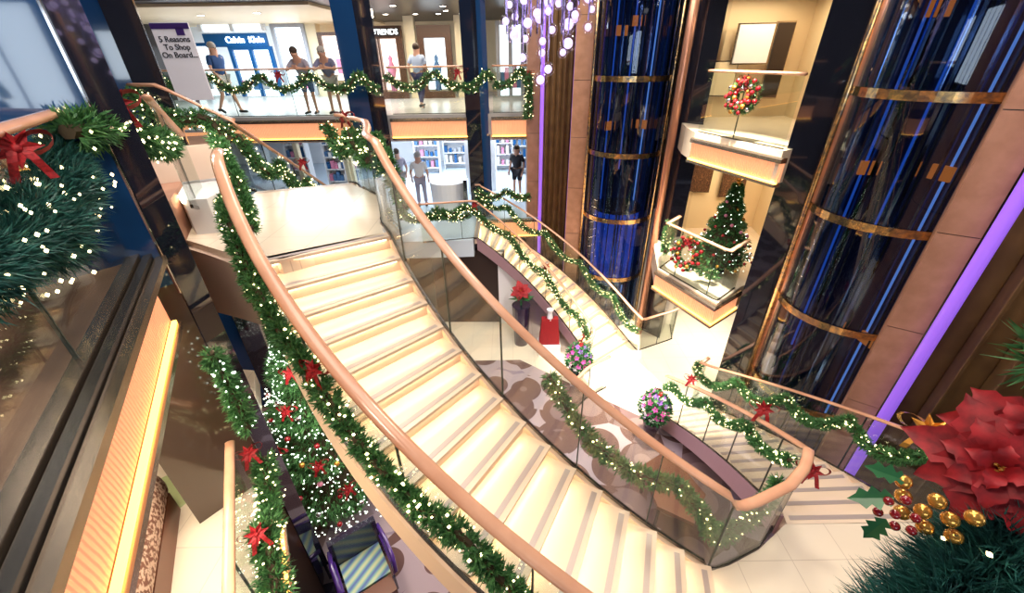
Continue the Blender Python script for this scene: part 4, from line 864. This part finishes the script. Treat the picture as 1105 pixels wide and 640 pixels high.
# ------------------------------------------------------------------ near garland with poinsettia (bottom right)
th=thing('handrail','wooden handrail under the poinsettia garland at bottom right','railing',(.3,-.2,.72))
part('rail',MB().sweep([(.30,-.45,.60),(.50,-.05,.60),(.72,.27,.60)],PINK),'wood',th,smooth=True)
part('glass_panel',MB().wall([V((.30,-.45,-.1)),V((.50,-.05,-.1)),V((.72,.27,-.1))],[V((.30,-.45,.58)),V((.50,-.05,.58)),V((.72,.27,.58))],.014),'glass',th)
garland([V((.40,.16,.66)),V((.50,.22,.76)),V((.60,.27,.84)),V((.70,.33,.90)),V((.78,.38,.93))],.075,'close dark green garland beneath the red poinsettia, bottom right',dens=6000,bulbs=30,ln=.055,w=.0012,nm='needleblue',br=.004,bm='bulb')
poinsettia((.608,.335,.943),.092,(-.62,-.45,.62),'big red poinsettia bloom at the right edge of the close garland',n=(8,7))
poinsettia((.655,.35,.975),.085,(-.7,-.4,.5),'second red poinsettia bloom cut by the right edge',n=(7,6))
bt=thing('berry_spray','cluster of gold berries under the red poinsettia','berries',(.50,.31,.93))
for k,(u,v) in enumerate(((0,0),(.022,.01),(-.022,.006),(.01,-.022),(-.014,-.02),(.034,-.012),(-.03,.028),(.004,.026),(.036,.03))):
    p=V((.525,.315,.892))+V((.45,-.55,0)).normalized()*u*1.0+V((0,0,1))*v-V((0,0,.006)); part('berry',MB().ball(p,.0095,12),'goldball',bt,smooth=True)
bt=thing('berry_spray','cluster of red berries left of the gold ones','berries',(.46,.31,.93))
for k,(u,v) in enumerate(((0,0),(.016,.012),(-.012,.014),(.006,-.018),(-.014,-.012),(.02,-.01),(.0,.03))):
    p=V((.492,.315,.88))+V((.45,-.55,0)).normalized()*u+V((0,0,1))*v; part('berry',MB().ball(p,.006,12),'redshine',bt,smooth=True)
def holly(o,d,n,s,label):
    o=V(o); d=V(d).normalized(); n=V(n).normalized(); e=d.cross(n).normalized(); mb=MB(); L_=[(0,0)]; pr=[(0,.0),(.15,.22),(.25,.12),(.4,.30),(.52,.15),(.68,.26),(.78,.12),(1,0)]
    vs=[];m=len(pr)
    for t,w in pr: c=o+d*t*s; vs+=[c-e*w*s+n*w*s*.3,c,c+e*w*s+n*w*s*.3]
    mb.add(vs,[q for i in range(m-1) for q in((3*i,3*i+1,3*i+4,3*i+3),(3*i+1,3*i+2,3*i+5,3*i+4))])
    solo('holly_leaf',mb,'leaf',label,'leaf',group=None)
holly((.49,.325,.90),(-.5,.2,-.30),(-.3,-.5,.8),.05,'holly leaf sticking out left of the red berries')
holly((.485,.315,.87),(-.2,.0,-.7),(-.6,-.6,.3),.045,'holly leaf hanging below the red berries')
holly((.505,.335,.92),(-.4,.25,.0),(-.2,-.4,.9),.045,'holly leaf tucked under the red poinsettia tip')
garland([V((.76,.46,1.0)),V((.80,.40,1.12)),V((.84,.33,1.2))],.05,'upright green sprig with lights at the right edge',dens=700,bulbs=40,ln=.05,w=.003,br=.006)
# ------------------------------------------------------------------ far enclosure
struct('wall_right',MB().wall([V((8.5,-6,A)),V((8.5,22,A))],[V((8.5,-6,7)),V((8.5,22,7))],.1),'darkwall')
struct('wall_left',MB().wall([V((-13.8,22,A)),V((-13.8,-7,A))],[V((-13.8,22,7)),V((-13.8,-7,7))],.1),'darkwall')
struct('wall_front',MB().wall([V((-13.8,-7,A)),V((8.5,-7,A))],[V((-13.8,-7,7)),V((8.5,-7,7))],.1),'darkwall')
w=MB()
for k in range(4): w.box((-2.6+k*1.25,-6.9,1.45),(1.1,.04,2.1))
struct('window_1',w,'window')
w=MB()
for k in range(3): w.box((8.42,-5.6+k*1.1,1.5),(.04,.98,2.4))
struct('window_3',w,'window')
w=MB()
for k in range(3): w.box((-9.2+k*1.2,-6.9,1.6),(1.0,.04,1.6))
struct('window_2',w,'window')
struct('wall_back',MB().wall([V((-13.8,21.8,A)),V((8.5,21.8,A))],[V((-13.8,21.8,7)),V((8.5,21.8,7))],.1),'darkwall')
# ------------------------------------------------------------------ lights
def area(loc,size,power,col,rot=(0,0,0),sy=None):  # makes both the ceiling lamps and the added fill lights
    l=bpy.data.lights.new('ceiling_and_fill_light','AREA'); l.shape='RECTANGLE'; l.size=size; l.size_y=sy or size; l.energy=power; l.color=col
    o=bpy.data.objects.new('ceiling_and_fill_light',l); COL.objects.link(o); o.location=loc; o.rotation_euler=rot; return o
area((0,4.5,6.2),5,430,(1,.90,.78)); area((4.0,9.0,5.5),1.6,500,(1,.90,.72)); area((-3,9,6),3,260,(1,.9,.8))
area((-8,16.5,2.5),5,520,(.75,.88,1),sy=4); area((-2.5,15.2,2.55),3,200,(1,.86,.66),sy=3)
area((-3.5,16.5,-.8),5,330,(.85,.93,1),sy=4); area((.2,16.5,-.8),1.2,110,(.85,.93,1),sy=4)
area((5.6,10.0,2.4),1.6,60,(1,.80,.52)); area((5.6,9.8,-.65),1.6,60,(1,.80,.52))
area((-3.6,2.5,-.7),1.2,60,(1,.85,.6)); area((-2.3,1.1,-.75),.8,70,(1,.85,.65)); area((-1.9,5.6,-1.2),1.0,60,(1,.85,.65)); area((.8,5.8,-2.3),2.0,110,(.95,.85,1))  # includes fills added to brighten the stringer and the void floor
area((3.2,-1,3),2.5,25,(1,.93,.85)); area((3.6,2.2,3.6),1.2,90,(1,.8,.55),(0,math.radians(-50),0))  # second one is a fill added to brighten the right curtain
l=area((-1.2,.4,3.6),1.0,110,(1,.88,.74)); l.rotation_euler=(V((-3.6,4.4,-1))-V((-1.2,.4,3.6))).to_track_quat('-Z','Y').to_euler()  # added fill aimed at the landing side panel, no fixture there
area((-3.9,4.9,1.3),.5,28,(1,.92,.8)); area((-2.6,3.9,-1.95),.7,60,(1,.9,.75))  # fills added to lift the short steps and the stairwell tree
area((5.6,9.6,M-.55),1.5,170,(1,.9,.7))  # fill added to lift the shadowed floor under the balcony
def spot(loc,tgt,power,col,ang=60,bl=.6):
    l=bpy.data.lights.new('spot_lamp','SPOT'); l.energy=power; l.color=col; l.spot_size=math.radians(ang); l.spot_blend=bl; l.shadow_soft_size=.12
    o=bpy.data.objects.new('spot_lamp',l); COL.objects.link(o); o.location=loc; o.rotation_euler=(V(tgt)-V(loc)).to_track_quat('-Z','Y').to_euler()
spot((3.0,7.6,5.5),(3.9,8.2,A),14000,(1,.88,.68),34); spot((2,1,4.5),(3.3,1.6,B),600,(1,.9,.78),50); spot((-.5,5,5.5),(-2.8,5.6,L),400,(1,.85,.7),40)
spot((3.5,2,5),(1.2,9.6,A),2200,(1,.9,.8),40)
wd=bpy.data.worlds.new('world'); S.world=wd; wd.use_nodes=True; wd.node_tree.nodes['Background'].inputs[0].default_value=(.55,.62,.85,1); wd.node_tree.nodes['Background'].inputs[1].default_value=.22
# ------------------------------------------------------------------ camera
f=445.; pitch=math.atan(260/f); roll=math.radians(-.9)
F=V((0,math.cos(pitch),-math.sin(pitch))); R0=V((1,0,0)); U0=R0.cross(F)
Rr=R0*math.cos(roll)+U0*math.sin(roll); Uu=-R0*math.sin(roll)+U0*math.cos(roll)
cam=bpy.data.cameras.new('camera'); cam.sensor_width=36; cam.lens=f/1105*36; cam.clip_start=.02; cam.clip_end=200
co=bpy.data.objects.new('camera',cam); COL.objects.link(co)
mw=Matrix(((Rr.x,Uu.x,-F.x,0),(Rr.y,Uu.y,-F.y,0),(Rr.z,Uu.z,-F.z,1.4),(0,0,0,1))); co.matrix_world=mw
S.camera=co
S.view_settings.view_transform='Standard'; S.view_settings.look='None'; S.view_settings.gamma=1; S.view_settings.exposure=.0; S.view_settings.use_curve_mapping=False
S.cycles.max_bounces=8; S.cycles.transparent_max_bounces=24; S.cycles.sample_clamp_indirect=4
